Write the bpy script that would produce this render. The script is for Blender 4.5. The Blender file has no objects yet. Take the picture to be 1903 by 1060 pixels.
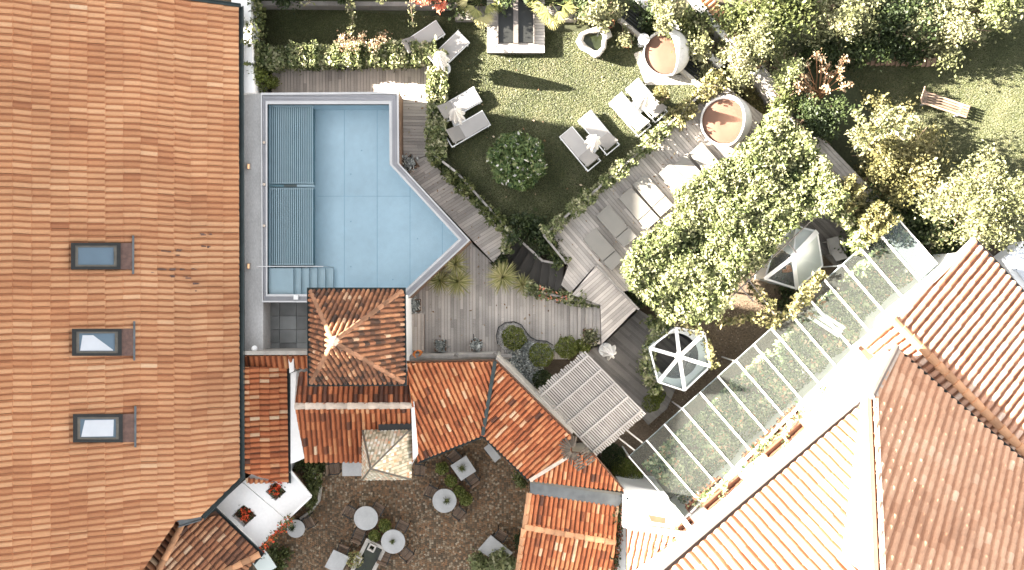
import bpy, bmesh, math, random
import numpy as np
from mathutils import Vector, Matrix

random.seed(11)
RN = np.random.default_rng(11)
C = bpy.context.scene
COL = C.collection
# ------------------------------------------------------------------ camera, sky, sun, exposure
H = 37.7                      # camera height above the pool decks (z = 0)
F = 1585.8                    # focal length in photo pixels
CX, CY = 951.5, 530.0
cam_d = bpy.data.cameras.new('camera')
cam_d.sensor_width = 36.0
cam_d.lens = F * 36.0 / 1903.0
cam_d.clip_end = 2000.0
cam = bpy.data.objects.new('camera', cam_d)
cam.location = (0, 0, H)
COL.objects.link(cam)
C.camera = cam

SUN_EL, SUN_AZ = math.radians(24.0), math.radians(9.0)   # light travels to the right and a little down the picture
to_sun = Vector((-math.cos(SUN_AZ) * math.cos(SUN_EL), math.sin(SUN_AZ) * math.cos(SUN_EL), math.sin(SUN_EL)))
world = bpy.data.worlds.new('World')
C.world = world
world.use_nodes = True
wn = world.node_tree
sky = wn.nodes.new('ShaderNodeTexSky')
sky.sky_type = 'NISHITA'
sky.sun_disc = False
sky.sun_elevation = SUN_EL
sky.sun_rotation = math.atan2(to_sun.x, to_sun.y)
sky.air_density = 1.0
sky.dust_density = 2.0
hs = wn.nodes.new('ShaderNodeHueSaturation')
hs.inputs['Saturation'].default_value = 0.14
bg = wn.nodes['Background']
bg.inputs['Strength'].default_value = 0.05
wn.links.new(sky.outputs[0], hs.inputs['Color'])
wn.links.new(hs.outputs[0], bg.inputs['Color'])
sun_d = bpy.data.lights.new('sun', 'SUN')
sun_d.energy = 5.0
sun_d.angle = math.radians(0.5)
sun_d.color = (1.0, 0.91, 0.78)
sun = bpy.data.objects.new('sun', sun_d)
sun.rotation_euler = to_sun.to_track_quat('Z', 'Y').to_euler()
sun.location = (-40, 10, 40)
COL.objects.link(sun)
C.view_settings.view_transform = 'Standard'
C.view_settings.look = 'None'
C.view_settings.exposure = 3.6
C.view_settings.gamma = 1.0

# ------------------------------------------------------------------ geometry helpers
def P(x, y, z=0.0):
    """the point at height z that the photo shows at pixel (x, y)"""
    s = (H - z) / F
    return Vector(((x - CX) * s, -(y - CY) * s, z))

def PS(pts, z=0.0):
    return [P(x, y, z) for x, y in pts]

def area2(poly):
    return sum(poly[i][0] * poly[(i + 1) % len(poly)][1] - poly[(i + 1) % len(poly)][0] * poly[i][1] for i in range(len(poly)))

class MB:
    def __init__(s):
        s.v, s.f, s.a = [], [], []
    def add(s, vs, fs, a=None):
        o = len(s.v)
        s.v.extend([tuple(p) for p in vs])
        s.f.extend([tuple(i + o for i in f) for f in fs])
        r = random.random() if a is None else a
        if isinstance(r, (list, np.ndarray)):
            s.a.extend(list(r))
        else:
            s.a.extend([r] * len(fs))
    def prism(s, poly, z0, z1, a=None):
        poly = [(p[0], p[1]) for p in poly]
        if area2(poly) < 0:
            poly = poly[::-1]
        n = len(poly)
        vs = [(x, y, z0) for x, y in poly] + [(x, y, z1) for x, y in poly]
        fs = [tuple(range(n, 2 * n)), tuple(reversed(range(n)))]
        fs += [(i, (i + 1) % n, n + (i + 1) % n, n + i) for i in range(n)]
        s.add(vs, fs, a)
    def box(s, c, size, rot=0.0, tilt=None, a=None):
        hx, hy, hz = size[0] / 2, size[1] / 2, size[2] / 2
        m = Matrix.Rotation(rot, 3, 'Z')
        if tilt:
            m = m @ Matrix.Rotation(tilt, 3, 'Y')
        c = Vector(c)
        vs = [c + m @ Vector((sx * hx, sy * hy, sz * hz)) for sz in (-1, 1) for sx, sy in ((-1, -1), (1, -1), (1, 1), (-1, 1))]
        s.add(vs, [(3, 2, 1, 0), (4, 5, 6, 7), (0, 1, 5, 4), (1, 2, 6, 5), (2, 3, 7, 6), (3, 0, 4, 7)], a)
    def bar(s, p, q, w, h, a=None, up=Vector((0, 0, 1))):
        p, q = Vector(p), Vector(q)
        d = (q - p).normalized()
        sd = d.cross(up)
        if sd.length < 1e-4:
            sd = Vector((1, 0, 0))
        sd.normalize()
        u = sd.cross(d)
        vs = []
        for e in (p, q):
            for i, j in ((-1, -1), (1, -1), (1, 1), (-1, 1)):
                vs.append(e + sd * (i * w / 2) + u * (j * h / 2))
        s.add(vs, [(3, 2, 1, 0), (4, 5, 6, 7), (0, 1, 5, 4), (1, 2, 6, 5), (2, 3, 7, 6), (3, 0, 4, 7)], a)
    def tube(s, pts, r, n=7, r1=None, a=None):
        pts = [Vector(p) for p in pts]
        vs, fs = [], []
        m = len(pts)
        for k, p in enumerate(pts):
            d = (pts[min(k + 1, m - 1)] - pts[max(k - 1, 0)]).normalized()
            x = d.cross(Vector((0.013, 0.021, 1)))
            if x.length < 0.05:
                x = d.cross(Vector((1, 0, 0)))
            x.normalize()
            y = d.cross(x)
            rr = r if r1 is None else r + (r1 - r) * k / (m - 1)
            for i in range(n):
                t = 2 * math.pi * i / n
                vs.append(p + x * (rr * math.cos(t)) + y * (rr * math.sin(t)))
        for k in range(m - 1):
            for i in range(n):
                j = (i + 1) % n
                fs.append((k * n + i, k * n + j, (k + 1) * n + j, (k + 1) * n + i))
        fs.append(tuple(reversed(range(n))))
        fs.append(tuple(range((m - 1) * n, m * n)))
        s.add(vs, fs, a)
    def lathe(s, c, prof, n=24, a=None, closed=False, wob=None):
        c = Vector(c)
        vs, fs = [], []
        m = len(prof)
        for k, (r, z) in enumerate(prof):
            for i in range(n):
                t = 2 * math.pi * i / n
                rr = r * (1 + (wob(t, k) if wob else 0))
                vs.append(c + Vector((rr * math.cos(t), rr * math.sin(t), z)))
        for k in range(m - 1):
            for i in range(n):
                j = (i + 1) % n
                fs.append((k * n + i, k * n + j, (k + 1) * n + j, (k + 1) * n + i))
        if not closed:
            fs.append(tuple(reversed(range(n))))
            fs.append(tuple(range((m - 1) * n, m * n)))
        s.add(vs, fs, a)
    def sweep(s, pts, prof, a=None, closed=False):
        """prof: closed outline [(side, up)...] swept along pts with mitred corners (path roughly horizontal)"""
        pts = [Vector(p) for p in pts]
        m, n = len(pts), len(prof)
        vs, fs = [], []
        for k in range(m):
            if closed:
                d0 = pts[k] - pts[k - 1]
                d1 = pts[(k + 1) % m] - pts[k]
            else:
                d0 = pts[k] - pts[k - 1] if k else pts[1] - pts[0]
                d1 = pts[k + 1] - pts[k] if k < m - 1 else d0
            d0, d1 = d0.normalized(), d1.normalized()
            s0 = Vector((d0.y, -d0.x, 0)).normalized()
            s1 = Vector((d1.y, -d1.x, 0)).normalized()
            b = (s0 + s1)
            b = b / max(0.35, b.length_squared) * 2 if b.length > 1e-3 else s0
            for x, y in prof:
                vs.append(pts[k] + b * x + Vector((0, 0, y)))
        for k in range(m if closed else m - 1):
            k2 = (k + 1) % m
            for i in range(n):
                j = (i + 1) % n
                fs.append((k * n + i, k2 * n + i, k2 * n + j, k * n + j))
        if not closed:
            fs.append(tuple(range(n)))
            fs.append(tuple(reversed(range((m - 1) * n, m * n))))
        s.add(vs, fs, a)
    def build(s, name, mat, parent=None, local=False, smooth=False):
        me = bpy.data.meshes.new(name)
        o = bpy.data.objects.new(name, me)
        v = np.array(s.v, dtype=np.float64).reshape(-1, 3)
        if parent is not None:
            org = np.zeros(3) if local else wloc(parent)
            o.parent = parent
        elif local:
            org = np.zeros(3)
        else:
            org = np.array([v[:, 0].mean(), v[:, 1].mean(), v[:, 2].min()])
            o.location = org
        o['wl'] = [float(t) for t in (wloc(parent) if parent is not None else org)]
        me.from_pydata((v - org).tolist(), [], s.f)
        at = me.attributes.new('rnd', 'FLOAT', 'FACE')
        at.data.foreach_set('value', np.array(s.a, dtype=np.float32))
        if smooth:
            me.polygons.foreach_set('use_smooth', [True] * len(me.polygons))
        me.materials.append(mat)
        me.update()
        COL.objects.link(o)
        return o

def wloc(o):
    return np.array(o['wl']) if 'wl' in o else np.array(o.location)

def tag(o, label, cat, group=None, kind=None):
    o['label'] = label
    o['category'] = cat
    if group:
        o['group'] = group
    if kind:
        o['kind'] = kind
    return o

def structure(o):
    o['kind'] = 'structure'
    return o

def thing(name, label, cat, loc=(0, 0, 0), rot=0.0, group=None):
    o = bpy.data.objects.new(name, None)
    o.empty_display_size = 0.2
    o.location = loc
    o['wl'] = [float(t) for t in loc]
    o.rotation_euler = (0, 0, rot)
    COL.objects.link(o)
    return tag(o, label, cat, group)

def dup(root, loc, rot, label, scale=1.0):
    r = root.copy()
    COL.objects.link(r)
    r.location, r.rotation_euler = loc, (0, 0, rot)
    r.scale = (scale, scale, scale)
    r['label'] = label
    r['wl'] = [float(t) for t in loc]
    def kids(a, b):
        for ch in list(a.children):
            c = ch.copy()
            COL.objects.link(c)
            c.parent = b
            kids(ch, c)
    kids(root, r)
    return r

def pdir(dx, dy):
    """angle in the world of a direction in the photo"""
    return math.atan2(-dy, dx)

# ------------------------------------------------------------------ materials
def _base(name):
    m = bpy.data.materials.new(name)
    m.use_nodes = True
    nt = m.node_tree
    return m, nt, nt.nodes['Principled BSDF']

def _noise(nt, scale, detail=3.0, stretch=None):
    tc = nt.nodes.new('ShaderNodeTexCoord')
    nz = nt.nodes.new('ShaderNodeTexNoise')
    nz.inputs['Scale'].default_value = scale
    nz.inputs['Detail'].default_value = detail
    if stretch:
        mp = nt.nodes.new('ShaderNodeMapping')
        mp.inputs['Scale'].default_value = stretch
        nt.links.new(tc.outputs['Object'], mp.inputs['Vector'])
        nt.links.new(mp.outputs[0], nz.inputs['Vector'])
    else:
        nt.links.new(tc.outputs['Object'], nz.inputs['Vector'])
    return nz

def _lin(nt, sock, k, off):
    n = nt.nodes.new('ShaderNodeMath')
    n.operation = 'MULTIPLY_ADD'
    nt.links.new(sock, n.inputs[0])
    n.inputs[1].default_value = k
    n.inputs[2].default_value = off
    return n.outputs[0]

def _add(nt, a, b, op='ADD'):
    n = nt.nodes.new('ShaderNodeMath')
    n.operation = op
    nt.links.new(a, n.inputs[0])
    nt.links.new(b, n.inputs[1])
    return n.outputs[0]

def mat(name, col, rough=0.7, var=0.12, scale=3.0, rv=0.0, bump=0.0, bscale=40.0, metal=0.0, fine=0.0, fscale=60.0, ramp=None, stretch=None, spec=0.5):
    """a surface colour, mottled by noise (var) and, per board / tile / leaf, by its own random number (rv or ramp)"""
    m, nt, b = _base(name)
    b.inputs['Roughness'].default_value = rough
    b.inputs['Metallic'].default_value = metal
    b.inputs['Specular IOR Level'].default_value = spec
    val = _lin(nt, _noise(nt, scale, 4.0, stretch).outputs['Fac'], 4 * var, 1 - 2 * var)
    if fine:
        val = _add(nt, val, _lin(nt, _noise(nt, fscale, 2.0, stretch).outputs['Fac'], 4 * fine, -2 * fine))
    at = nt.nodes.new('ShaderNodeAttribute')
    at.attribute_name = 'rnd'
    if rv:
        val = _add(nt, val, _lin(nt, at.outputs['Fac'], 2 * rv, -rv))
    hsv = nt.nodes.new('ShaderNodeHueSaturation')
    nt.links.new(val, hsv.inputs['Value'])
    if ramp:
        rp = nt.nodes.new('ShaderNodeValToRGB')
        el = rp.color_ramp.elements
        while len(el) < len(ramp):
            el.new(0.5)
        for e, (p, c) in zip(el, ramp):
            e.position = p
            e.color = (*c, 1)
        nt.links.new(at.outputs['Fac'], rp.inputs['Fac'])
        nt.links.new(rp.outputs['Color'], hsv.inputs['Color'])
    else:
        hsv.inputs['Color'].default_value = (*col, 1)
    nt.links.new(hsv.outputs[0], b.inputs['Base Color'])
    if bump:
        bp = nt.nodes.new('ShaderNodeBump')
        bp.inputs['Strength'].default_value = bump
        bp.inputs['Distance'].default_value = 0.02
        nt.links.new(_noise(nt, bscale, 3.0, stretch).outputs['Fac'], bp.inputs['Height'])
        nt.links.new(bp.outputs[0], b.inputs['Normal'])
    return m

def leafmat(name, ramp, trans=0.18, rough=0.55, var=0.2, scale=1.5):
    m = mat(name, (0, 0, 0), rough, var, scale, ramp=ramp, spec=0.35)
    nt = m.node_tree
    b = nt.nodes['Principled BSDF']
    out = nt.nodes['Material Output']
    tr = nt.nodes.new('ShaderNodeBsdfTranslucent')
    mx = nt.nodes.new('ShaderNodeMixShader')
    mx.inputs[0].default_value = trans
    src = b.inputs['Base Color'].links[0].from_socket
    nt.links.new(src, tr.inputs['Color'])
    nt.links.new(b.outputs[0], mx.inputs[1])
    nt.links.new(tr.outputs[0], mx.inputs[2])
    nt.links.new(mx.outputs[0], out.inputs['Surface'])
    return m

def glassmat(name, tint, body=(0.8, 0.85, 0.85), fac=0.15, rough=0.03):
    """a see-through sheet: tinted transparency with a glossy, slightly milky surface"""
    m, nt, b = _base(name)
    b.inputs['Base Color'].default_value = (*body, 1)
    b.inputs['Roughness'].default_value = rough
    tr = nt.nodes.new('ShaderNodeBsdfTransparent')
    tr.inputs['Color'].default_value = (*tint, 1)
    mx = nt.nodes.new('ShaderNodeMixShader')
    fr = nt.nodes.new('ShaderNodeFresnel')
    fr.inputs['IOR'].default_value = 1.33
    ad = nt.nodes.new('ShaderNodeMath')
    ad.operation = 'ADD'
    ad.use_clamp = True
    ad.inputs[1].default_value = fac
    nt.links.new(fr.outputs[0], ad.inputs[0])
    nt.links.new(ad.outputs[0], mx.inputs[0])
    nt.links.new(tr.outputs[0], mx.inputs[1])
    nt.links.new(b.outputs[0], mx.inputs[2])
    nt.links.new(mx.outputs[0], nt.nodes['Material Output'].inputs['Surface'])
    return m

TILE_MAIN = [(0.0, (0.290, 0.107, 0.047)), (0.25, (0.430, 0.195, 0.089)), (0.55, (0.520, 0.271, 0.135)), (0.85, (0.590, 0.344, 0.188)), (1.0, (0.660, 0.491, 0.325))]
TILE_OLD = [(0.0, (0.05, 0.028, 0.02)), (0.25, (0.16, 0.07, 0.038)), (0.55, (0.30, 0.125, 0.06)), (0.8, (0.41, 0.20, 0.10)), (1.0, (0.54, 0.38, 0.25))]
TILE_RED = [(0.0, (0.09, 0.035, 0.02)), (0.2, (0.29, 0.085, 0.03)), (0.5, (0.43, 0.135, 0.05)), (0.8, (0.50, 0.23, 0.10)), (1.0, (0.58, 0.42, 0.27))]
TILE_PALE = [(0.0, (0.30, 0.135, 0.075)), (0.3, (0.42, 0.215, 0.13)), (0.7, (0.48, 0.275, 0.18)), (1.0, (0.60, 0.44, 0.34))]
TILE_PINK = [(0.0, (0.356, 0.170, 0.093)), (0.3, (0.497, 0.272, 0.166)), (0.7, (0.583, 0.349, 0.225)), (1.0, (0.713, 0.514, 0.365))]
TILE_GLAZE = [(0.0, (0.27, 0.25, 0.17)), (0.25, (0.48, 0.43, 0.31)), (0.45, (0.66, 0.62, 0.50)), (0.72, (0.60, 0.28, 0.13)), (0.78, (0.74, 0.71, 0.64)), (1.0, (0.80, 0.78, 0.72))]
M = {}
M['tile_main'] = mat('tile_main', (0, 0, 0), 0.75, 0.09, 0.6, ramp=TILE_MAIN, fine=0.06, fscale=14)
M['tile_old'] = mat('tile_old', (0, 0, 0), 0.8, 0.2, 0.9, ramp=TILE_OLD, fine=0.15, fscale=10)
M['tile_red'] = mat('tile_red', (0, 0, 0), 0.8, 0.16, 0.9, ramp=TILE_RED, fine=0.12, fscale=10)
M['tile_pale'] = mat('tile_pale', (0, 0, 0), 0.75, 0.14, 0.7, ramp=TILE_PALE, fine=0.08, fscale=12)
M['tile_pink'] = mat('tile_pink', (0, 0, 0), 0.75, 0.12, 0.7, ramp=TILE_PINK, fine=0.08, fscale=12)
M['tile_glaze'] = mat('tile_glaze', (0, 0, 0), 0.35, 0.1, 1.5, ramp=TILE_GLAZE)
M['underlay'] = mat('underlay', (0.10, 0.05, 0.03), 0.9)
M['ridge'] = mat('ridge', (0.48, 0.25, 0.13), 0.8, 0.2, 2.0, rv=0.25)
M['ridge_old'] = mat('ridge_old', (0.27, 0.135, 0.075), 0.8, 0.25, 2.0, rv=0.35)
M['mortar'] = mat('mortar', (0.55, 0.46, 0.38), 0.9, 0.2, 5.0, rv=0.15)
M['gutter'] = mat('gutter', (0.035, 0.05, 0.05), 0.45, 0.3, 2.0, metal=0.3)
M['lead'] = mat('lead', (0.13, 0.14, 0.145), 0.5, 0.25, 3.0, metal=0.4)
M['palegutter'] = mat('palegutter', (0.170, 0.149, 0.136), 0.5, 0.2, 2.0, metal=0.2)
M['white'] = mat('white_plaster', (0.86, 0.85, 0.83), 0.85, 0.05, 0.8, fine=0.03, fscale=9)
M['cream'] = mat('cream_plaster', (0.62, 0.56, 0.46), 0.9, 0.08)
M['paint'] = mat('white_paint', (0.78, 0.78, 0.77), 0.45, 0.04, 2.0)
M['wood'] = mat('deck_wood', (0.424, 0.385, 0.348), 0.85, 0.21, 0.8, rv=0.24, fine=0.10, fscale=22)
M['wood_warm'] = mat('deck_wood_warm', (0.44, 0.38, 0.33), 0.85, 0.21, 0.8, rv=0.24, fine=0.10, fscale=22)
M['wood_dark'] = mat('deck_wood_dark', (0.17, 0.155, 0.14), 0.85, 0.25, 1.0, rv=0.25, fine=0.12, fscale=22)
M['wood_brown'] = mat('brown_wood', (0.21, 0.13, 0.085), 0.8, 0.25, 3.0, rv=0.2)
M['wood_grey'] = mat('grey_timber', (0.27, 0.25, 0.23), 0.85, 0.22, 3.0, rv=0.2, fine=0.1, fscale=30)
M['wood_old'] = mat('old_grey_wood', (0.115, 0.092, 0.07), 0.9, 0.25, 4.0, rv=0.45)
M['slat'] = mat('pergola_slat', (0.36, 0.335, 0.31), 0.8, 0.12, 2.0, rv=0.15)
M['steel'] = mat('steel', (0.52, 0.515, 0.51), 0.35, 0.1, 1.0, metal=0.75)
M['grate'] = mat('overflow_grate', (0.30, 0.30, 0.32), 0.5, 0.1, 1.0, rv=0.2)
M['poolshell'] = mat('pool_shell', (0.68, 0.75, 0.79), 0.5, 0.09, 0.5, fine=0.03, fscale=4)
M['poolline'] = mat('pool_seam', (0.40, 0.54, 0.61), 0.5)
M['pooldark'] = mat('pool_dark', (0.182, 0.269, 0.288), 0.6, 0.15, 0.6)
M['poolpale'] = mat('pool_pale', (0.60, 0.64, 0.65), 0.5, 0.05)
M['water'] = glassmat('pool_water', (0.88, 0.96, 0.99), (0.25, 0.45, 0.55), 0.02, 0.02)
M['pond'] = mat('pond_water', (0.02, 0.025, 0.012), 0.08, 0.4, 3.0)
M['glassroof'] = glassmat('roof_glass', (0.95, 0.98, 0.965), (0.45, 0.47, 0.44), 0.022, 0.05)
M['milk'] = glassmat('milky_glass', (0.85, 0.95, 0.92), (0.70, 0.76, 0.74), 0.7, 0.1)
M['shaft'] = glassmat('clear_glass', (0.75, 0.82, 0.82), (0.6, 0.68, 0.7), 0.07, 0.05)
M['skyglass'] = mat('skylight_glass', (0.10, 0.155, 0.205), 0.08, 0.1, 1.0, spec=0.8)
M['blind'] = mat('white_blind', (0.55, 0.58, 0.62), 0.5, 0.05)
M['darkframe'] = mat('dark_frame', (0.014, 0.015, 0.014), 0.45, 0.25, 5.0)
M['greyframe'] = mat('grey_frame', (0.12, 0.11, 0.09), 0.5, 0.2, 5.0)
M['flash'] = mat('flashing', (0.128, 0.072, 0.056), 0.6, 0.35, 6.0)
M['stone'] = mat('pale_stone', (0.42, 0.39, 0.35), 0.9, 0.2, 3.0, fine=0.12, fscale=20, bump=0.6, bscale=14)
M['marble'] = mat('table_stone', (0.37, 0.37, 0.365), 0.45, 0.12, 2.5, fine=0.06, fscale=14)
M['path'] = mat('path_stone', (0.50, 0.49, 0.475), 0.95, 0.12, 1.2, fine=0.14, fscale=16, stretch=(1.6, 0.7, 1))
M['slate'] = mat('slate_paving', (0.203, 0.210, 0.206), 0.75, 0.22, 1.6, rv=0.28, fine=0.06)
M['cobble'] = mat('cobble', (0, 0, 0), 0.7, 0.22, 0.5, ramp=[(0, (0.065, 0.046, 0.025)), (0.35, (0.132, 0.082, 0.042)), (0.6, (0.216, 0.109, 0.048)), (0.85, (0.216, 0.160, 0.099)), (1, (0.340, 0.273, 0.191))])
M['mortarbed'] = mat('cobble_bed', (0.14, 0.105, 0.07), 0.95, 0.2, 3.0)
M['soil'] = mat('soil', (0.075, 0.058, 0.04), 0.95, 0.35, 1.5, fine=0.25, fscale=18, bump=0.5)
M['gravel'] = mat('gravel_bed', (0.13, 0.095, 0.065), 0.95, 0.2, 1.5, fine=0.35, fscale=14, bump=0.8, bscale=18)
M['pebble'] = mat('pebble', (0.38, 0.36, 0.34), 0.8, 0.2, 4.0, rv=0.35)
M['grey_pebble'] = mat('grey_pebble', (0, 0, 0), 0.85, 0.2, 4.0, ramp=[(0, (0.05, 0.035, 0.022)), (0.6, (0.14, 0.095, 0.06)), (0.9, (0.24, 0.17, 0.11)), (1, (0.42, 0.33, 0.24))])
M['lawn'] = mat('lawn_turf', (0.034, 0.038, 0.016), 0.95, 0.28, 0.9, fine=0.3, fscale=11, bump=0.3, bscale=25)
M['meadow'] = mat('meadow_turf', (0.038, 0.044, 0.018), 0.95, 0.28, 0.6, fine=0.3, fscale=11, bump=0.3, bscale=25)
M['bench'] = mat('bench_wood', (0.24, 0.165, 0.12), 0.8, 0.2, 3.0, rv=0.3)
M['fabric'] = mat('lounger_mat', (0.33, 0.315, 0.30), 0.85, 0.05, 3.0, fine=0.04, fscale=60)
M['fabric_head'] = mat('lounger_head', (0.24, 0.225, 0.21), 0.85, 0.05, 3.0, fine=0.04, fscale=60)
M['wood_stair'] = mat('stair_wood', (0.055, 0.05, 0.043), 0.85, 0.25, 1.0, rv=0.25)
M['mat_taupe'] = mat('deck_mat', (0.232, 0.217, 0.194), 0.9, 0.06, 3.0, fine=0.04, fscale=50)
M['cloth'] = mat('parasol_cloth', (0.66, 0.63, 0.59), 0.9, 0.06, 4.0)
M['cushion'] = mat('brown_cushion', (0.143, 0.076, 0.051), 0.9, 0.08, 2.0)
M['weave'] = mat('pale_weave', (0.60, 0.58, 0.56), 0.8, 0.12, 3.0, fine=0.2, fscale=45, bump=0.6, bscale=55)
M['terracotta'] = mat('terracotta', (0.42, 0.17, 0.085), 0.85, 0.15, 4.0, rv=0.1)
M['iron'] = mat('dark_iron', (0.022, 0.024, 0.024), 0.5, 0.3, 4.0, metal=0.3)
M['chairwood'] = mat('chair_slats', (0.15, 0.10, 0.068), 0.7, 0.2, 4.0, rv=0.35)
M['clay_dark'] = mat('sunlit_clay', (0.13, 0.052, 0.028), 0.85, 0.15, 4.0, rv=0.1)  # terracotta darkened in colour to offset the full sun on it
M['red'] = mat('geranium_red', (0, 0, 0), 0.6, 0.1, ramp=[(0, (0.55, 0.035, 0.015)), (1, (0.80, 0.14, 0.03))])
M['orangecloth'] = mat('orange_cloth', (0.62, 0.20, 0.05), 0.85)
G = lambda *c: list(zip([i / (len(c) - 1) for i in range(len(c))], c))
M['leaf_vine'] = leafmat('vine_leaf', G((0.039, 0.058, 0.017), (0.121, 0.146, 0.052), (0.230, 0.243, 0.112), (0.415, 0.392, 0.256)))
M['leaf_fresh'] = leafmat('fresh_leaf', G((0.020, 0.033, 0.008), (0.062, 0.078, 0.022), (0.117, 0.133, 0.043), (0.211, 0.211, 0.094)))
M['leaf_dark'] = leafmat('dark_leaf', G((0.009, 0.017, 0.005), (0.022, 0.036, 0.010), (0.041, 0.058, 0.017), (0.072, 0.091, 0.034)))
M['leaf_box'] = leafmat('box_leaf', G((0.044, 0.065, 0.012), (0.109, 0.134, 0.025), (0.178, 0.204, 0.044), (0.281, 0.281, 0.102)))
M['leaf_pale'] = leafmat('pale_leaf', G((0.036, 0.045, 0.018), (0.108, 0.116, 0.047), (0.224, 0.220, 0.116), (0.413, 0.385, 0.257)))
M['leaf_cream'] = leafmat('cream_leaf', G((0.031, 0.035, 0.009), (0.098, 0.094, 0.031), (0.187, 0.168, 0.070), (0.328, 0.281, 0.148)))
M['leaf_silver'] = leafmat('silver_leaf', G((0.156, 0.182, 0.169), (0.286, 0.312, 0.299), (0.468, 0.494, 0.468), (0.676, 0.676, 0.650)))
M['leaf_yucca'] = leafmat('yucca_leaf', G((0.12, 0.13, 0.035), (0.24, 0.24, 0.08), (0.36, 0.33, 0.14), (0.48, 0.43, 0.22)))
M['leaf_mix'] = leafmat('bed_leaf', [(0, (0.03, 0.055, 0.02)), (0.3, (0.10, 0.15, 0.055)), (0.6, (0.26, 0.31, 0.15)), (0.86, (0.55, 0.54, 0.34)), (0.90, (0.55, 0.24, 0.11)), (1, (0.66, 0.46, 0.32))])
M['leaf_dry'] = leafmat('dry_leaf', G((0.16, 0.085, 0.045), (0.30, 0.18, 0.10), (0.44, 0.33, 0.21), (0.60, 0.52, 0.38)))
M['leaf_red'] = leafmat('red_leaf', G((0.35, 0.08, 0.045), (0.55, 0.17, 0.10), (0.65, 0.30, 0.20)))
M['leaf_flower'] = leafmat('flower_bush_leaf', [(0, (0.027, 0.057, 0.018)), (0.45, (0.081, 0.126, 0.037)), (0.8, (0.162, 0.209, 0.074)), (0.93, (0.270, 0.266, 0.131)), (0.955, (0.55, 0.54, 0.50)), (1, (0.62, 0.60, 0.56))])
M['grass'] = leafmat('grass_blade', G((0.034, 0.042, 0.016), (0.066, 0.078, 0.029), (0.099, 0.105, 0.045), (0.147, 0.138, 0.077)), 0.1)
M['bark'] = mat('bark', (0.16, 0.11, 0.075), 0.9, 0.3, 6.0)
M['lamp'] = mat('lamp_glow', (0.9, 0.5, 0.25), 0.5)
_b = M['lamp'].node_tree.nodes['Principled BSDF']
_b.inputs['Emission Color'].default_value = (1.0, 0.55, 0.28, 1)
_b.inputs['Emission Strength'].default_value = 0.07

# ------------------------------------------------------------------ roofs, decks, leaves
CAMP = Vector((0, 0, H))

def mkplane(a, b, z, pitch, toward, up=True):
    a, b = P(*a, z), P(*b, z)
    u = (b - a).normalized()
    pr = Vector((-u.y, u.x, 0))
    if pr.dot(P(*toward, z) - a) < 0:
        pr = -pr
    if not up:
        pr = -pr
    p = math.radians(pitch)
    v = pr * math.cos(p) + Vector((0, 0, math.sin(p)))
    n = u.cross(v)
    if n.z < 0:
        u, n = -u, -n
    return dict(o=a, u=u, v=v, n=n)

def plane3(p, q, r):
    p, q, r = Vector(p), Vector(q), Vector(r)
    n = (q - p).cross(r - p).normalized()
    if n.z < 0:
        n = -n
    u = Vector((0, 0, 1)).cross(n).normalized()
    v = n.cross(u)
    return dict(o=p, u=u, v=v, n=n)

def on(pl, x, y, lift=0.0):
    d = P(x, y, 0) - CAMP
    t = (pl['o'] - CAMP).dot(pl['n']) / d.dot(pl['n'])
    return CAMP + d * t + pl['n'] * lift

PT = [0.0, 0.05, 0.18, 0.34, 0.50, 0.63, 0.68, 0.84]
PH = [0.0, 0.55, 0.90, 1.00, 0.90, 0.55, 0.0, -0.25]

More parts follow.
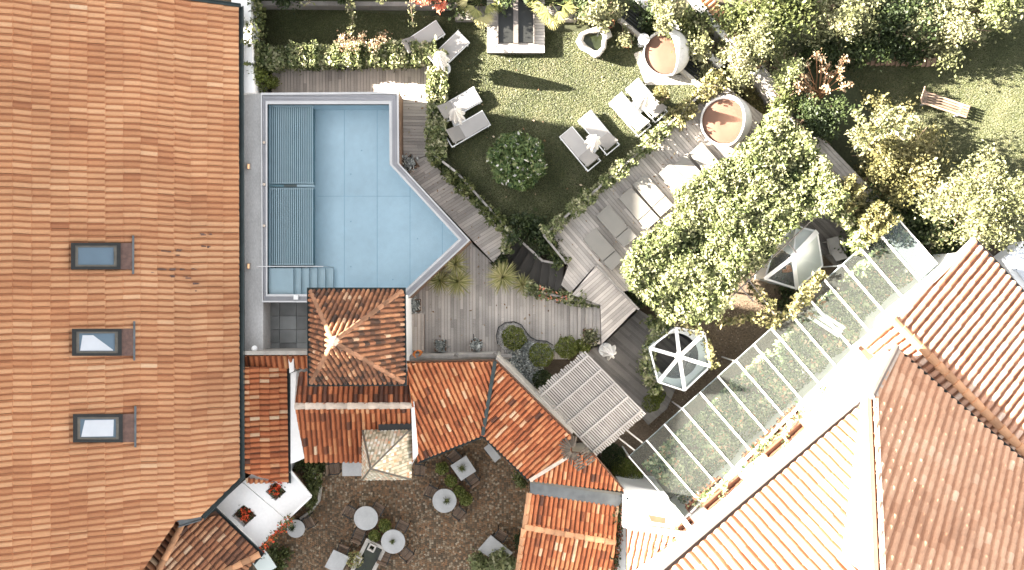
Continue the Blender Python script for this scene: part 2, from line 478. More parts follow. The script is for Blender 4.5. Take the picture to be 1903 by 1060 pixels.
def tiles(mb, pl, px, w=0.24, l=0.46, amp=0.07, lift=0.035, patch=0.35, bias=0.0, pts=None, sd=0.27, pan=0.3, jit=0.012, odd=0.012):
    """rows of overlapping barrel tiles on a roof plane, cut to the outline px (convex); the tiles are the part's surface pattern"""
    poly = pts or [on(pl, x, y) for x, y in px]
    o, u, v, n = pl['o'], pl['u'], pl['v'], pl['n']
    uv = [((p - o).dot(u), (p - o).dot(v)) for p in poly]
    if area2(uv) < 0:
        uv, poly = uv[::-1], poly[::-1]
    u0, u1 = min(a for a, b in uv), max(a for a, b in uv)
    v0, v1 = min(b for a, b in uv), max(b for a, b in uv)
    i0, i1 = math.floor(u0 / w) - 1, math.ceil(u1 / w) + 1
    j0, j1 = math.floor(v0 / l) - 1, math.ceil(v1 / l) + 1
    bm = bmesh.new()
    lay = bm.faces.layers.float.new('rnd')
    ph = random.random() * 10
    coff = {j: (random.uniform(-1, 1) * jit, random.uniform(-1, 1) * jit) for j in range(j0, j1)}
    for i in range(i0, i1):
        colr = random.random()
        for j in range(j0, j1):
            a0, b0 = i * w + random.uniform(-1, 1) * 0.008, j * l + random.uniform(-1, 1) * 0.012
            pr = 0.5 + 0.5 * math.sin(i * 0.31 + ph + math.sin(j * 0.9 + ph)) * math.cos(j * 0.47 - i * 0.12 + 2 * ph)
            r = random.gauss(0.5, sd) * (1 - patch) + patch * pr + bias
            if random.random() < odd:
                r = random.choice((0.05, 0.12, 0.88, 0.95))
            r = min(1, max(0, r + (colr - 0.5) * 0.12))
            lf = lift * random.uniform(0.75, 1.25)
            vs = []
            for (bb, hh) in ((b0, lf), (b0 + l * 1.05, 0.0)):
                for t, h in zip(PT + [1.0], PH + [0.0]):
                    vs.append(bm.verts.new(o + u * (a0 + coff[j][0 if bb == b0 else 1] + t * w) + v * bb + n * (h * amp + hh)))
            k = len(PT) + 1
            base = []
            for t in PT + [1.0]:
                base.append(bm.verts.new(o + u * (a0 + coff[j][0] + t * w) + v * (b0 - 0.028) + n * (-0.02)))
            for q in range(k - 1):
                f = bm.faces.new((vs[q], vs[q + 1], vs[k + q + 1], vs[k + q]))
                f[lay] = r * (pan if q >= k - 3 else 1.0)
                f = bm.faces.new((base[q], base[q + 1], vs[q + 1], vs[q]))
                f[lay] = r * 0.3  # lower tile end coloured dark: mortar line and painted shadow gap
    m = len(poly)
    for e in range(m):
        p, q = poly[e], poly[(e + 1) % m]
        d = q - p
        if d.length < 1e-4:
            continue
        bmesh.ops.bisect_plane(bm, geom=bm.verts[:] + bm.edges[:] + bm.faces[:], plane_co=p, plane_no=d.cross(n), clear_outer=True)
    bm.verts.index_update()
    mb.add([tuple(x.co) for x in bm.verts], [tuple(x.index for x in f.verts) for f in bm.faces], [f[lay] for f in bm.faces])
    bm.free()
    return poly

def roofslab(mb, poly, n, th=0.14, drop=0.035):
    top = [p - n * drop for p in poly]
    bot = [p - n * (drop + th) for p in poly]
    if area2(top) < 0:
        top, bot = top[::-1], bot[::-1]
    m = len(poly)
    mb.add(top + bot, [tuple(range(m)), tuple(reversed(range(m, 2 * m)))] + [(i, m + i, m + (i + 1) % m, (i + 1) % m) for i in range(m)])

def ridge(mb, a, b, r=0.12, piece=0.42):
    """a row of overlapping half-round ridge tiles"""
    a, b = Vector(a), Vector(b)
    d = b - a
    n = max(1, round(d.length / piece))
    d = d / n
    dn = d.normalized()
    sd = dn.cross(Vector((0, 0, 1))).normalized()
    up = sd.cross(dn)
    for k in range(n):
        vs, fs = [], []
        for (e, rr, hh) in ((0.0, r * 1.12, 0.025), (1.08, r * 0.92, 0.0)):
            p = a + d * (k + e)
            for i in range(7):
                t = math.pi * i / 6
                vs.append(p + sd * (rr * math.cos(t)) + up * (rr * 0.8 * math.sin(t) + hh - 0.02))
        for i in range(6):
            fs.append((i, i + 1, 8 + i, 7 + i))
        fs.append(tuple(range(7)))
        mb.add(vs, fs)

GUT = [(-0.085, 0.0), (-0.065, 0.0), (-0.055, -0.075), (0.055, -0.075), (0.065, 0.0), (0.085, 0.0), (0.075, -0.10), (-0.075, -0.10)]

def gutter(name, pts, material, parent, k=1.0):
    mb = MB()
    mb.sweep(pts, [(x * k, y * k) for x, y in GUT])
    return mb.build(name, material, parent)

def clip_half(poly, nx, ny, c):
    out = []
    m = len(poly)
    for i in range(m):
        p, q = poly[i], poly[(i + 1) % m]
        dp, dq = p[0] * nx + p[1] * ny - c, q[0] * nx + q[1] * ny - c
        if dp <= 0:
            out.append(p)
        if dp * dq < 0:
            t = dp / (dp - dq)
            out.append((p[0] + t * (q[0] - p[0]), p[1] + t * (q[1] - p[1])))
    return out

def boards(mb, poly, z, ang, bw=0.14, gap=0.014, th=0.03, length=3.2, warp=0.004):
    """boards side by side across an outline (world x, y), running along ang"""
    poly = [(p[0], p[1]) for p in poly]
    cx, cy = math.cos(ang), math.sin(ang)
    nx, ny = -cy, cx
    k0 = min(p[0] * nx + p[1] * ny for p in poly)
    k1 = max(p[0] * nx + p[1] * ny for p in poly)
    k = k0
    while k < k1:
        strip = clip_half(clip_half(poly, nx, ny, k + bw - gap), -nx, -ny, -k)
        if len(strip) >= 3:
            l0 = min(p[0] * cx + p[1] * cy for p in strip)
            l1 = max(p[0] * cx + p[1] * cy for p in strip)
            cut = l0 - random.random() * length
            while cut < l1:
                seg = clip_half(clip_half(strip, cx, cy, cut + length - 0.006), -cx, -cy, -cut)
                if len(seg) >= 3 and abs(area2(seg)) > 1e-3:
                    dz = random.uniform(-warp, warp)
                    mb.prism(seg, z - th, z + dz)
                cut += length
        k += bw

def deck(name, px, z, dpx, material, label=None, z0=-1.0, bw=0.14, **kw):
    t = thing(name, label, 'deck', P(px[0][0], px[0][1], z))
    w = [P(x, y, z) for x, y in px]
    mb = MB()
    boards(mb, w, z, pdir(*dpx), bw, **kw)
    mb.build('board_surface', material, t)
    b = MB()
    b.prism(w, z0, z - 0.045)
    b.build('substructure', M['wood_dark'], t)
    return t

def leaves(name, pts, size, material, parent=None, up=0.7, rnd=None, aspect=0.55, sv=0.45):
    pts = np.asarray(pts, dtype=np.float64)
    n = len(pts)
    nm = RN.normal(size=(n, 3)) * 0.7 + up * (0.65 * np.array(to_sun) + np.array([0, 0, 0.5]))   # leaves turn towards the light
    nm /= np.linalg.norm(nm, axis=1)[:, None]
    t = np.cross(nm, RN.normal(size=(n, 3)))
    t /= np.linalg.norm(t, axis=1)[:, None] + 1e-9
    b = np.cross(nm, t)
    s = (size * (1 + sv * RN.normal(size=n))).clip(size * 0.35)[:, None] / 2
    v = np.empty((n, 4, 3))
    v[:, 0] = pts + t * s
    v[:, 1] = pts + b * s * aspect - nm * s * 0.15
    v[:, 2] = pts - t * s
    v[:, 3] = pts - b * s * aspect - nm * s * 0.15
    if rnd is None:
        rnd = RN.random(n)
    return quads(name, v.reshape(-1, 3), rnd, material, parent)

def quads(name, v, rnd, material, parent):
    n = len(v) // 4
    if parent is not None:
        org = wloc(parent)
    else:
        org = np.array([v[:, 0].mean(), v[:, 1].mean(), v[:, 2].min()])
    me = bpy.data.meshes.new(name)
    me.vertices.add(4 * n)
    me.vertices.foreach_set('co', (v - org).astype(np.float32).ravel())
    me.loops.add(4 * n)
    me.loops.foreach_set('vertex_index', np.arange(4 * n, dtype=np.int32))
    me.polygons.add(n)
    me.polygons.foreach_set('loop_start', np.arange(0, 4 * n, 4, dtype=np.int32))
    me.polygons.foreach_set('loop_total', np.full(n, 4, dtype=np.int32))
    me.update(calc_edges=True)
    me.validate()
    at = me.attributes.new('rnd', 'FLOAT', 'FACE')
    at.data.foreach_set('value', np.clip(rnd, 0, 1).astype(np.float32))
    me.materials.append(material)
    o = bpy.data.objects.new(name, me)
    COL.objects.link(o)
    if parent is not None:
        o.parent = parent
    else:
        o.location = org
    return o

def inpoly(x, y, poly):
    r = np.zeros(len(x), bool)
    m = len(poly)
    for i in range(m):
        x1, y1 = poly[i][0], poly[i][1]
        x2, y2 = poly[(i + 1) % m][0], poly[(i + 1) % m][1]
        c = ((y1 > y) != (y2 > y)) & (x < (x2 - x1) * (y - y1) / (y2 - y1 + 1e-12) + x1)
        r ^= c
    return r

def scatter(poly, n):
    poly = [(p[0], p[1]) for p in poly]
    xs, ys = [p[0] for p in poly], [p[1] for p in poly]
    out = np.zeros((0, 2))
    while len(out) < n:
        q = np.stack([RN.uniform(min(xs), max(xs), 2 * n), RN.uniform(min(ys), max(ys), 2 * n)], 1)
        out = np.concatenate([out, q[inpoly(q[:, 0], q[:, 1], poly)]])
    return out[:n]

def crownpts(c, r, ncl, per, clr, floor=-0.6, shell=0.3):
    """leaf positions: boughs spread over an uneven crown, clumps along each bough, leaves in each clump"""
    nb = max(6, ncl // 7)
    d = RN.normal(size=(nb * 4, 3))
    d /= np.linalg.norm(d, axis=1)[:, None]
    d = d[d[:, 2] > floor][:nb]
    nb = len(d)
    lump = 1 + 0.20 * np.sin(d[:, 0] * 5 + c[0] * 3) * np.cos(d[:, 1] * 4 + c[1] * 2) + 0.13 * RN.normal(size=nb)
    R3 = np.array(r)
    tip = d * (lump * (0.72 + 0.28 * RN.random(nb)))[:, None] * R3
    k = ncl
    b = RN.integers(0, nb, k)
    f = 0.45 + 0.6 * RN.random(k) ** 0.7
    cl = np.array(c) + tip[b] * f[:, None] + RN.normal(size=(k, 3)) * (0.13 * R3)
    pt = np.repeat(cl, per, 0) + RN.normal(size=(k * per, 3)) * clr * np.array([0.85, 0.85, 0.6])
    cr = np.repeat(0.5 * RN.random(nb)[b] + 0.5 * RN.random(k), per)
    return pt, np.clip(0.6 * cr + 0.4 * RN.random(len(pt)), 0, 1)

def shrub(name, label, cat, px, py, z0, r, hgt, material, ncl=60, per=14, clr=0.16, size=0.13, group=None, trunk=0.0, up=0.7, stems=5, floor=-0.6):
    """px, py: where the photo shows the middle of the crown"""
    zc = z0 + trunk + hgt * 0.5
    c = P(px, py, zc)
    rx, ry = r if isinstance(r, tuple) else (r, r)
    t = thing(name, label, cat, (c.x, c.y, z0), group=group)
    pt, rnd = crownpts((c.x, c.y, zc), (rx, ry, hgt * 0.55), ncl, per, clr, floor)
    pt[:, 2] = np.maximum(pt[:, 2], z0 + 0.02)
    leaves('crown' if trunk else 'foliage', pt, size, material, t, up, rnd)
    mb = MB()
    if trunk:
        top = Vector((c.x, c.y, z0 + trunk + hgt * 0.3))
        mb.tube([(c.x, c.y, z0), (c.x + 0.05, c.y - 0.04, z0 + trunk * 0.6), top], 0.06 + 0.025 * max(rx, ry), r1=0.05)
        for k in range(7):
            a = k * 0.9 + random.random()
            mb.tube([top - Vector((0, 0, 0.25 * hgt * random.random())), (c.x + rx * 0.45 * math.cos(a), c.y + ry * 0.45 * math.sin(a), zc + 0.05 * hgt), (c.x + rx * 0.8 * math.cos(a + 0.2), c.y + ry * 0.8 * math.sin(a + 0.2), zc + 0.25 * hgt)], 0.045, n=5, r1=0.012)
        mb.build('trunk', M['bark'], t)
    elif stems:
        for k in range(stems):
            a = k * 6.28 / stems + random.random()
            mb.tube([(c.x, c.y, z0), (c.x + rx * 0.3 * math.cos(a), c.y + ry * 0.3 * math.sin(a), z0 + hgt * 0.4), (c.x + rx * 0.6 * math.cos(a), c.y + ry * 0.6 * math.sin(a), z0 + hgt * 0.7)], 0.03, n=5, r1=0.01)
        mb.build('stem', M['bark'], t)
    return t

def ball(name, label, cat, px, py, z0, r, material, n=3000, size=0.06, hk=0.95):
    """a clipped ball: small leaves on an uneven round skin over a darker heart"""
    c = P(px, py, z0 + r * hk)
    t = thing(name, label, cat, (c.x, c.y, z0))
    d = RN.normal(size=(n, 3))
    d /= np.linalg.norm(d, axis=1)[:, None]
    lump = 1 + 0.10 * np.sin(d[:, 0] * 5 + c.x) * np.cos(d[:, 1] * 6 + c.y) + 0.05 * np.sin(d[:, 2] * 11 + d[:, 0] * 9) + 0.045 * RN.normal(size=n)
    rad = np.where(RN.random(n) < 0.75, 1.0, RN.random(n) ** 0.4) * lump * r
    pt = np.array(c) + d * rad[:, None] * np.array([1, 1, hk])
    leaves('foliage', pt, size, material, t, 0.5, np.clip(0.5 + 0.18 * np.sin(d[:, 0] * 11) * np.sin(d[:, 1] * 13 + 1) + 0.25 * RN.normal(size=n), 0, 1))
    mb = MB()
    mb.tube([(c.x, c.y, z0), (c.x, c.y, c.z + r * 0.3)], 0.035, 6)
    mb.build('stem', M['bark'], t)
    return t

def vinepts(line, w, z0, z1, n, lumps=0.5):
    """leaf positions along a path of world points: a low rambling hedge"""
    line = np.array([(p[0], p[1]) for p in line])
    seg = np.linalg.norm(np.diff(line, axis=0), axis=1)
    cum = np.concatenate([[0], np.cumsum(seg)])
    t = RN.random(n) * cum[-1]
    k = np.clip(np.searchsorted(cum, t) - 1, 0, len(seg) - 1)
    f = (t - cum[k]) / seg[k]
    p = line[k] + (line[k + 1] - line[k]) * f[:, None]
    d = (line[k + 1] - line[k]) / seg[k][:, None]
    nr = np.stack([-d[:, 1], d[:, 0]], 1)
    mod = 1 + lumps * (0.5 * np.sin(t * 3.1 + line[0, 0]) + 0.35 * np.sin(t * 7.3 + 1.7) + 0.3 * np.sin(t * 13.1))
    mod = np.clip(mod, 0.35, 1.8)
    off = (RN.random(n) - 0.5) * w * mod + 0.05 * RN.normal(size=n)
    z = z0 + (z1 - z0) * RN.random(n) ** 0.6 * np.clip(mod, 0.5, 1.25)
    q = p + nr * off[:, None]
    rnd = np.clip(0.5 + 0.25 * np.sin(t * 5 + 0.7) * np.cos(t * 11) + 0.27 * RN.normal(size=n), 0, 1)
    return np.stack([q[:, 0], q[:, 1], z], 1), rnd

def blades(c, n, L, w, e0=-0.1, e1=1.2, arc=None, droop=0.5):
    """long narrow leaves radiating from a point; returns quad vertices and random numbers"""
    vs, rr = [], []
    for k in range(n):
        a = random.uniform(*(arc or (0, 2 * math.pi)))
        e = random.uniform(e0, e1)
        l = L * random.uniform(0.75, 1.1)
        d = np.array([math.cos(a), math.sin(a), 0.0])
        s = np.array([-math.sin(a), math.cos(a), 0.0])
        p = np.array(c, float)
        r = random.random()
        ee = e
        wid = [w * 0.7, w, w * 0.6, w * 0.1]
        prev = p
        for q in range(3):
            nx = prev + (d * math.cos(ee) + np.array([0, 0, math.sin(ee)])) * l / 3
            vs += [prev - s * wid[q] / 2, prev + s * wid[q] / 2, nx + s * wid[q + 1] / 2, nx - s * wid[q + 1] / 2]
            rr.append(r)
            prev = nx
            ee -= droop * random.uniform(0.6, 1.2)
    return vs, rr
#--PART2--
# ------------------------------------------------------------------ ground, lawns, pool terrace
def sheet(name, px, z, material, z0=-1.3, kind='structure'):
    mb = MB()
    mb.prism(PS(px, z), z0, z)
    o = mb.build(name, material)
    o['kind'] = kind
    return o

mb = MB()
mb.add([(-600, -600, -1.0), (600, -600, -1.0), (600, 600, -1.0), (-600, 600, -1.0)], [(0, 1, 2, 3)])
structure(mb.build('ground', M['soil']))
LAWN = [(470, -60), (1180, -60), (1190, 40), (1335, 150), (1010, 440), (1000, 470), (945, 430), (800, 300), (800, 110), (470, 110)]
ZL = 0.5
sheet('lawn', LAWN, ZL, M['lawn'])
MEADOW = [(1395, 60), (1500, -80), (2050, -80), (2050, 420), (1800, 460), (1560, 300)]
sheet('meadow', MEADOW, -0.80, M['meadow'])
sheet('gravel', [(1150, 700), (1290, 560), (1340, 500), (1560, 380), (1660, 400), (1300, 900), (1160, 920), (1110, 840)], -0.6, M['gravel'])
sheet('path', [(430, 174), (489, 174), (489, 668), (430, 668)], 1.30, M['path'])
sheet('terrace', [(430, -60), (463, -60), (472, 172.5), (430, 172.5)], 1.62, M['white'])  # sunlit end of the stone path, coloured white for the sun on it
pc = MB()
for i in range(3):
    for j in range(4):
        x0, y0 = 489 + i * 31, 563 + j * 25
        pc.prism(PS([(x0, y0), (x0 + 30.3, y0), (x0 + 30.3, y0 + 24.4), (x0, y0 + 24.4)], 0.2), -0.5, 0.2 + random.uniform(0, 0.004))
structure(pc.build('pavement', M['slate']))

# courtyard of small cobbles laid in fans
sheet('courtyard', [(470, 800), (1010, 800), (1010, 1110), (470, 1110)], -0.52, M['mortarbed'], -0.9)
mb = MB()
SX = 0.0242
R0, CW, st = 1.15, 1.62, 0.098
c0, c1 = P(474, 1108, -0.5), P(1006, 804, -0.5)
ncol = int((c1.x - c0.x) / CW) + 2
for cidx in range(ncol):
    xc = c0.x + cidx * CW
    for k in range(int((c1.y - c0.y) / st) + 14):
        yb = c0.y - 1.2 + k * st
        na = 18
        for q in range(na):
            a = math.pi * (0.245 + 0.51 * (q + 0.5) / na) + random.uniform(-0.012, 0.012)
            rr = R0 + random.uniform(-0.008, 0.008)
            p = Vector((xc + rr * math.cos(a), yb + rr * math.sin(a) - 0.5, -0.5))
            if not (c0.x < p.x < c1.x and c0.y < p.y < c1.y):
                continue
            ca, sa = math.cos(a), math.sin(a)
            hw, hl = 0.041 * random.uniform(0.85, 1.08), 0.041 * random.uniform(0.85, 1.08)
            top = [p + Vector((ca * i * hw - sa * j * hl, sa * i * hw + ca * j * hl, random.uniform(0, 0.006))) for i, j in ((-1, -1), (1, -1), (1, 1), (-1, 1))]
            bot = [t - Vector((0, 0, 0.022)) + (t - p) * 0.12 for t in top]
            mb.add(top + bot, [(0, 1, 2, 3), (0, 4, 5, 1), (1, 5, 6, 2), (2, 6, 7, 3), (3, 7, 4, 0)], random.random() ** 1.15)
o = mb.build('cobble_paving', M['cobble'])
o['kind'] = 'structure'

# ------------------------------------------------------------------ pool
PO = [(485, 173), (741, 171), (742, 304), (874, 447), (750, 563), (487, 562)]
PI_ = [(497, 194), (723, 194), (724, 306), (852, 445), (744, 547), (497, 547)]
t = thing('swimming_pool', 'pale blue steel pool with a pointed corner between grey timber decks', 'swimming pool', P(620, 370, 0.0))
ZR = 1.4
m = len(PO)
def ringband(name, k0, k1, z, material, zb=1.2):
    mb = MB()
    for i in range(m):
        j = (i + 1) % m
        A, B = [P(PO[q][0] + (PI_[q][0] - PO[q][0]) * k0, PO[q][1] + (PI_[q][1] - PO[q][1]) * k0, ZR) for q in (i, j)]
        D, E = [P(PO[q][0] + (PI_[q][0] - PO[q][0]) * k1, PO[q][1] + (PI_[q][1] - PO[q][1]) * k1, ZR) for q in (i, j)]
        mb.prism([A, B, E, D], zb, z)
    return mb.build(name, material, t)
ringband('outer_rim', 0.0, 0.2, ZR + 0.03, M['steel'])
ringband('overflow_channel', 0.2, 0.72, ZR - 0.06, M['grate'])
mb = MB()
for k in range(4):
    q0 = 0.25 + k * 0.12
    for i in range(m):
        j = (i + 1) % m
        A, B = [P(PO[q][0] + (PI_[q][0] - PO[q][0]) * q0, PO[q][1] + (PI_[q][1] - PO[q][1]) * q0, ZR) for q in (i, j)]
        D, E = [P(PO[q][0] + (PI_[q][0] - PO[q][0]) * (q0 + 0.075), PO[q][1] + (PI_[q][1] - PO[q][1]) * (q0 + 0.075), ZR) for q in (i, j)]
        mb.prism([A, B, E, D], ZR - 0.055, ZR - 0.005, 0.9 if k % 2 else 0.6)
mb.build('overflow_grate', M['grate'], t)
ringband('inner_rim', 0.72, 1.0, ZR + 0.005, M['steel'])
mb = MB()
w = PS(PO, ZR)
for i in range(m):
    a, b = w[i], w[(i + 1) % m]
    mb.add([(a.x, a.y, -1.0), (b.x, b.y, -1.0), (b.x, b.y, 1.398), (a.x, a.y, 1.398)], [(0, 1, 2, 3)])
mb.build('side_cladding', M['wood_brown'], t)
mb = MB()
w = PS(PI_, ZR)
ZF = 0.15
for i in range(m):
    a, b = w[i], w[(i + 1) % m]
    mb.add([(a.x, a.y, ZF), (b.x, b.y, ZF), (b.x, b.y, 1.39), (a.x, a.y, 1.39)], [(3, 2, 1, 0)])
mb.add([(p.x, p.y, ZF) for p in reversed(w)], [tuple(range(m))])
mb.build('basin', M['poolshell'], t)
mb = MB()
for x in (640, 701, 762, 822):
    y1 = 547 if x < 745 else 547 - (x - 744) * 0.95
    y0 = 200 if x < 728 else 306 + (x - 724) * 1.09
    a, b = P(x, y0, ZF), P(x, y1, ZF)
    mb.box(((a.x + b.x) / 2, (a.y + b.y) / 2, ZF + 0.004), (0.022, abs(a.y - b.y), 0.006))
for y, x0, x1 in ((365, 590, 763), (199, 585, 722)):
    a, b = P(x0, y, ZF), P(x1, y, ZF)
    mb.box(((a.x + b.x) / 2, a.y, ZF + 0.0045), (abs(a.x - b.x), 0.02, 0.006))
mb.build('floor_seam', M['poolline'], t)
for x, y in ((652, 324), (652, 412), (652, 496), (776, 444), (672, 280), (730, 520)):
    mb = MB()
    mb.lathe(P(x, y, ZF), [(0.03, 0.0), (0.03, 0.01), (0.012, 0.014)], 12)
    mb.build('floor_fitting', M['poolline'], t)
# slatted bench under the water, two sections
zb = 1.02
for k, (y0, y1) in enumerate(((196, 342), (349, 493))):
    mb = MB()
    mb.prism(PS([(503, y0), (580, y0), (580, y1), (503, y1)], zb - 0.25), 0.2, zb - 0.25)
    bd = mb.build('bench_base', M['pooldark'], t)
    sl = MB()
    for i in range(21):
        x = 502.5 + i * 3.9
        a, b = P(x, y0, zb), P(x, y1, zb)
        sl.box((a.x, (a.y + b.y) / 2, zb), (0.044, abs(a.y - b.y), 0.05))
    for yy in (y0 + 2, y1 - 2):
        a, b = P(500, yy, zb), P(583, yy, zb)
        sl.box(((a.x + b.x) / 2, a.y, zb - 0.05), (b.x - a.x, 0.04, 0.04))
    sl.build('bench_slats', M['poolpale'], t)
mb = MB()
a, b = P(502, 345.5, zb), P(582, 345.5, zb)
for x0, x1, mm in ((502, 528, 'pooldark'), (528, 552, 'greyframe'), (552, 584, 'poolpale')):
    q = MB()
    p0, p1 = P(x0, 343.5, zb + 0.05), P(x1, 347.5, zb + 0.05)
    q.box(((p0.x + p1.x) / 2, (p0.y + p1.y) / 2, zb + 0.05), (p1.x - p0.x, abs(p1.y - p0.y), 0.05))
    q.build('crossbar', M[mm], t)
mb = MB()
xs = [498, 545, 559, 574, 589, 604, 619]
for i in range(6):
    zt = 1.22 - i * 0.17
    mb.prism(PS([(xs[i], 499), (xs[i + 1], 499), (xs[i + 1], 547), (xs[i], 547)], zt), 0.2, zt)
mb.build('step', M['poolpale'], t)
mb = MB()
for i in range(1, 6):
    zt = 1.22 - i * 0.17
    a, b = P(xs[i] + 0.8, 499, zt), P(xs[i] + 0.8, 547, zt)
    mb.box((a.x, (a.y + b.y) / 2, zt + 0.006), (0.03, abs(a.y - b.y), 0.01))
mb.build('step_nosing', M['poolline'], t)
mb = MB()
zz = 1.95
mb.tube([P(478, 495.5, zz), P(601, 495.5, zz)], 0.022, 8)
mb.tube([P(600, 495.5, zz), P(600, 495.5, zz) + Vector((0.12, 0, -1.6))], 0.02, 8)
mb.tube([P(481, 495.5, zz), P(481, 495.5, zz) + Vector((0, 0, -0.6))], 0.02, 8)
mb.build('handrail', M['steel'], t)
mb = MB()
for y in (265, 343, 420):
    c = P(491, y, 1.42)
    mb = MB()
    mb.lathe(c, [(0.06, 0), (0.06, 0.05), (0.02, 0.06)], 10)
    mb.build('water_inlet', M['mortar'], t)
mb = MB()
mb.box(P(550, 553, 1.46), (0.19, 0.19, 0.05))
mb.build('skimmer_lid', M['paint'], t)
mb = MB()
mb.add([(p.x, p.y, 1.345) for p in PS(PI_, 1.345)][::-1], [tuple(range(m))])
structure(mb.build('water', M['water']))

# ------------------------------------------------------------------ timber decks
deck('timber_deck', [(505, 120), (800, 120), (800, 172), (741, 171), (505, 173)], 0.0, (0, 1), M['wood_warm'], 'grey board deck strip between the pool and the leafy hedge above it')
deck('timber_deck', [(742, 172.5), (803, 172.5), (803, 288), (752, 298), (742, 304)], 0.0, (1, 0.02), M['wood'], 'narrow deck with crosswise boards along the straight right side of the pool')
deck('timber_deck', [(743, 305), (752, 299), (804, 289), (945, 425), (938, 462), (917, 488)], 0.0, (1, -0.62), M['wood'], 'slanting deck of diagonal boards along the pointed side of the pool')
deck('timber_deck', [(873, 448.5), (916, 489.5), (990, 545), (1058, 562), (1058, 668), (750, 668), (750, 566)], -0.25, (0, 1), M['wood'], 'large lower deck of upright boards below the pointed pool corner')
deck('timber_deck', [(1012, 437), (1335, 150), (1420, 215), (1300, 420), (1170, 540), (1145, 545), (1106, 494), (1060, 545), (1043, 530), (1056, 494)], 0.6, (0.66, 0.75), M['wood'], 'weathered deck carrying a row of flat grey loungers beside the vine pergola')
deck('timber_deck', [(1107, 495), (1184, 573), (1118, 640), (1116, 567), (1063, 548)], 0.7, (1, -0.88), M['wood'], 'raised wooden platform at the end of the lounger deck')
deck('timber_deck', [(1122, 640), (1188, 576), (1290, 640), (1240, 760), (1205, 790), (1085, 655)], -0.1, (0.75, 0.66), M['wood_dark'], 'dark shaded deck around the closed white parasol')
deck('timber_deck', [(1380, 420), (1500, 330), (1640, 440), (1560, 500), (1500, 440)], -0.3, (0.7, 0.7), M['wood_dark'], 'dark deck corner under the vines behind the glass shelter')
# steps
t = thing('deck_steps', 'four wooden treads climbing right from the large lower deck', 'steps', P(1085, 605, -0.25))
for i in range(4):
    z = -0.12 + i * 0.14
    mb = MB()
    boards(mb, PS([(1058.5 + i * 14.4, 566), (1072.4 + i * 14.4, 566), (1072.4 + i * 14.4, 640), (1058.5 + i * 14.4, 640)], z), z, math.pi / 2, 0.16, th=0.05)
    mb.prism(PS([(1059.5 + i * 14.4, 566), (1072.4 + i * 14.4, 566), (1072.4 + i * 14.4, 640), (1059.5 + i * 14.4, 640)], z), -0.6, z - 0.06)
    mb.build('tread', M['wood'], t)
t = thing('garden_stairs', 'dark winding timber stairs down to the lawn between two vine fences', 'stairs', P(985, 480, -0.8))
inner = [(945, 432), (958, 444), (972, 456), (984, 466), (998, 478), (1008, 486), (1022, 490), (1036, 492), (1048, 494)]
outer = [(935, 470), (938, 482), (944, 498), (955, 515), (975, 530), (1000, 540), (1018, 542), (1030, 542), (1044, 542)]
for i in range(8):
    z = -0.75 + i * 0.15
    mb = MB()
    mb.prism(PS([inner[i], inner[i + 1], outer[i + 1], outer[i]], z), z - 0.07, z)
    mb.build('tread', M['wood_stair'], t)

# ------------------------------------------------------------------ the tiled roofs
def hull(mb, pts, z1, k=0.94, z0=-1.0):
    cx = sum(p[0] for p in pts) / len(pts)
    cy = sum(p[1] for p in pts) / len(pts)
    mb.prism([(cx + (p[0] - cx) * k, cy + (p[1] - cy) * k) for p in pts], z0, z1)

# main house on the left
ZE = 2.0
t = main = thing('main_house', 'long house under a broad orange tiled roof with three roof windows', 'house', P(300, 530, 0))
pl = mkplane((443, 13), (447, 890), ZE, 26.0, (100, 500))
pl['o'] = P(443.5, 500, ZE)
pl['u'] = Vector((0, 1, 0)) if pl['u'].y > 0 else Vector((0, -1, 0))
a = math.radians(26.0)
pl['v'] = Vector((-math.cos(a), 0, math.sin(a)))
pl['n'] = Vector((math.sin(a), 0, math.cos(a)))
MAINPL = pl
mb = MB()
top = on(pl, 300, 2.5)
yN = on(pl, 443, 13).y
xR = -19.6
zR = on(pl, 443, 500).z + (on(pl, 443, 500).x - xR) * math.tan(a)
e_n, r_n = Vector((on(pl, 443, 13).x, yN, ZE)), Vector((xR, yN, zR))
s1, s2, s3 = on(pl, 445.5, 888), on(pl, 372, 960), on(pl, 326, 970)
s4 = on(pl, 255, 1075)
r_s = Vector((xR, s4.y, zR))
tiles(mb, pl, None, 0.25, 0.63, 0.060, 0.034, patch=0.3, bias=0.0, sd=0.16, pan=0.22, jit=0.03, odd=0.004, pts=[e_n, r_n, Vector((xR, s2.y, zR)), s2, s1])
for q in ([Vector((xR, s2.y, zR)), s2, s3, Vector((xR, s3.y, zR))], [Vector((xR, s3.y, zR)), s3, s4, r_s]):
    tiles(mb, pl, None, 0.25, 0.63, 0.060, 0.034, patch=0.3, bias=0.0, sd=0.16, pan=0.22, jit=0.03, odd=0.004, pts=q)
mb.build('roof_tiles', M['tile_main'], t)
mb = MB()
roofslab(mb, [e_n, r_n, r_s, s4, s3, s2, s1], pl['n'])
mb.add([r_n, r_s, r_s + Vector((-9, 0, -4)), r_n + Vector((-9, 0, -4))], [(0, 1, 2, 3)])
mb.build('roof_deck', M['underlay'], t)
mb = MB()
mb.prism([(xR - 7, yN - 0.4), (e_n.x - 0.75, yN - 0.4), (e_n.x - 0.75, s1.y + 0.4), (s2.x - 0.5, s2.y), (xR - 7, s2.y)], -1, ZE - 0.3)
mb.build('wall', M['cream'], t)
gutter('gutter', [e_n + Vector((0.09, 0.05, 0.0)), s1 + Vector((0.09, 0, 0)), s2 + Vector((0.07, -0.08, -0.02))], M['gutter'], t, 1.3)
gutter('verge_flashing', [r_n + Vector((0, 0.05, 0.06)), e_n + Vector((0.1, 0.05, 0.06))], M['gutter'], t, 0.9)
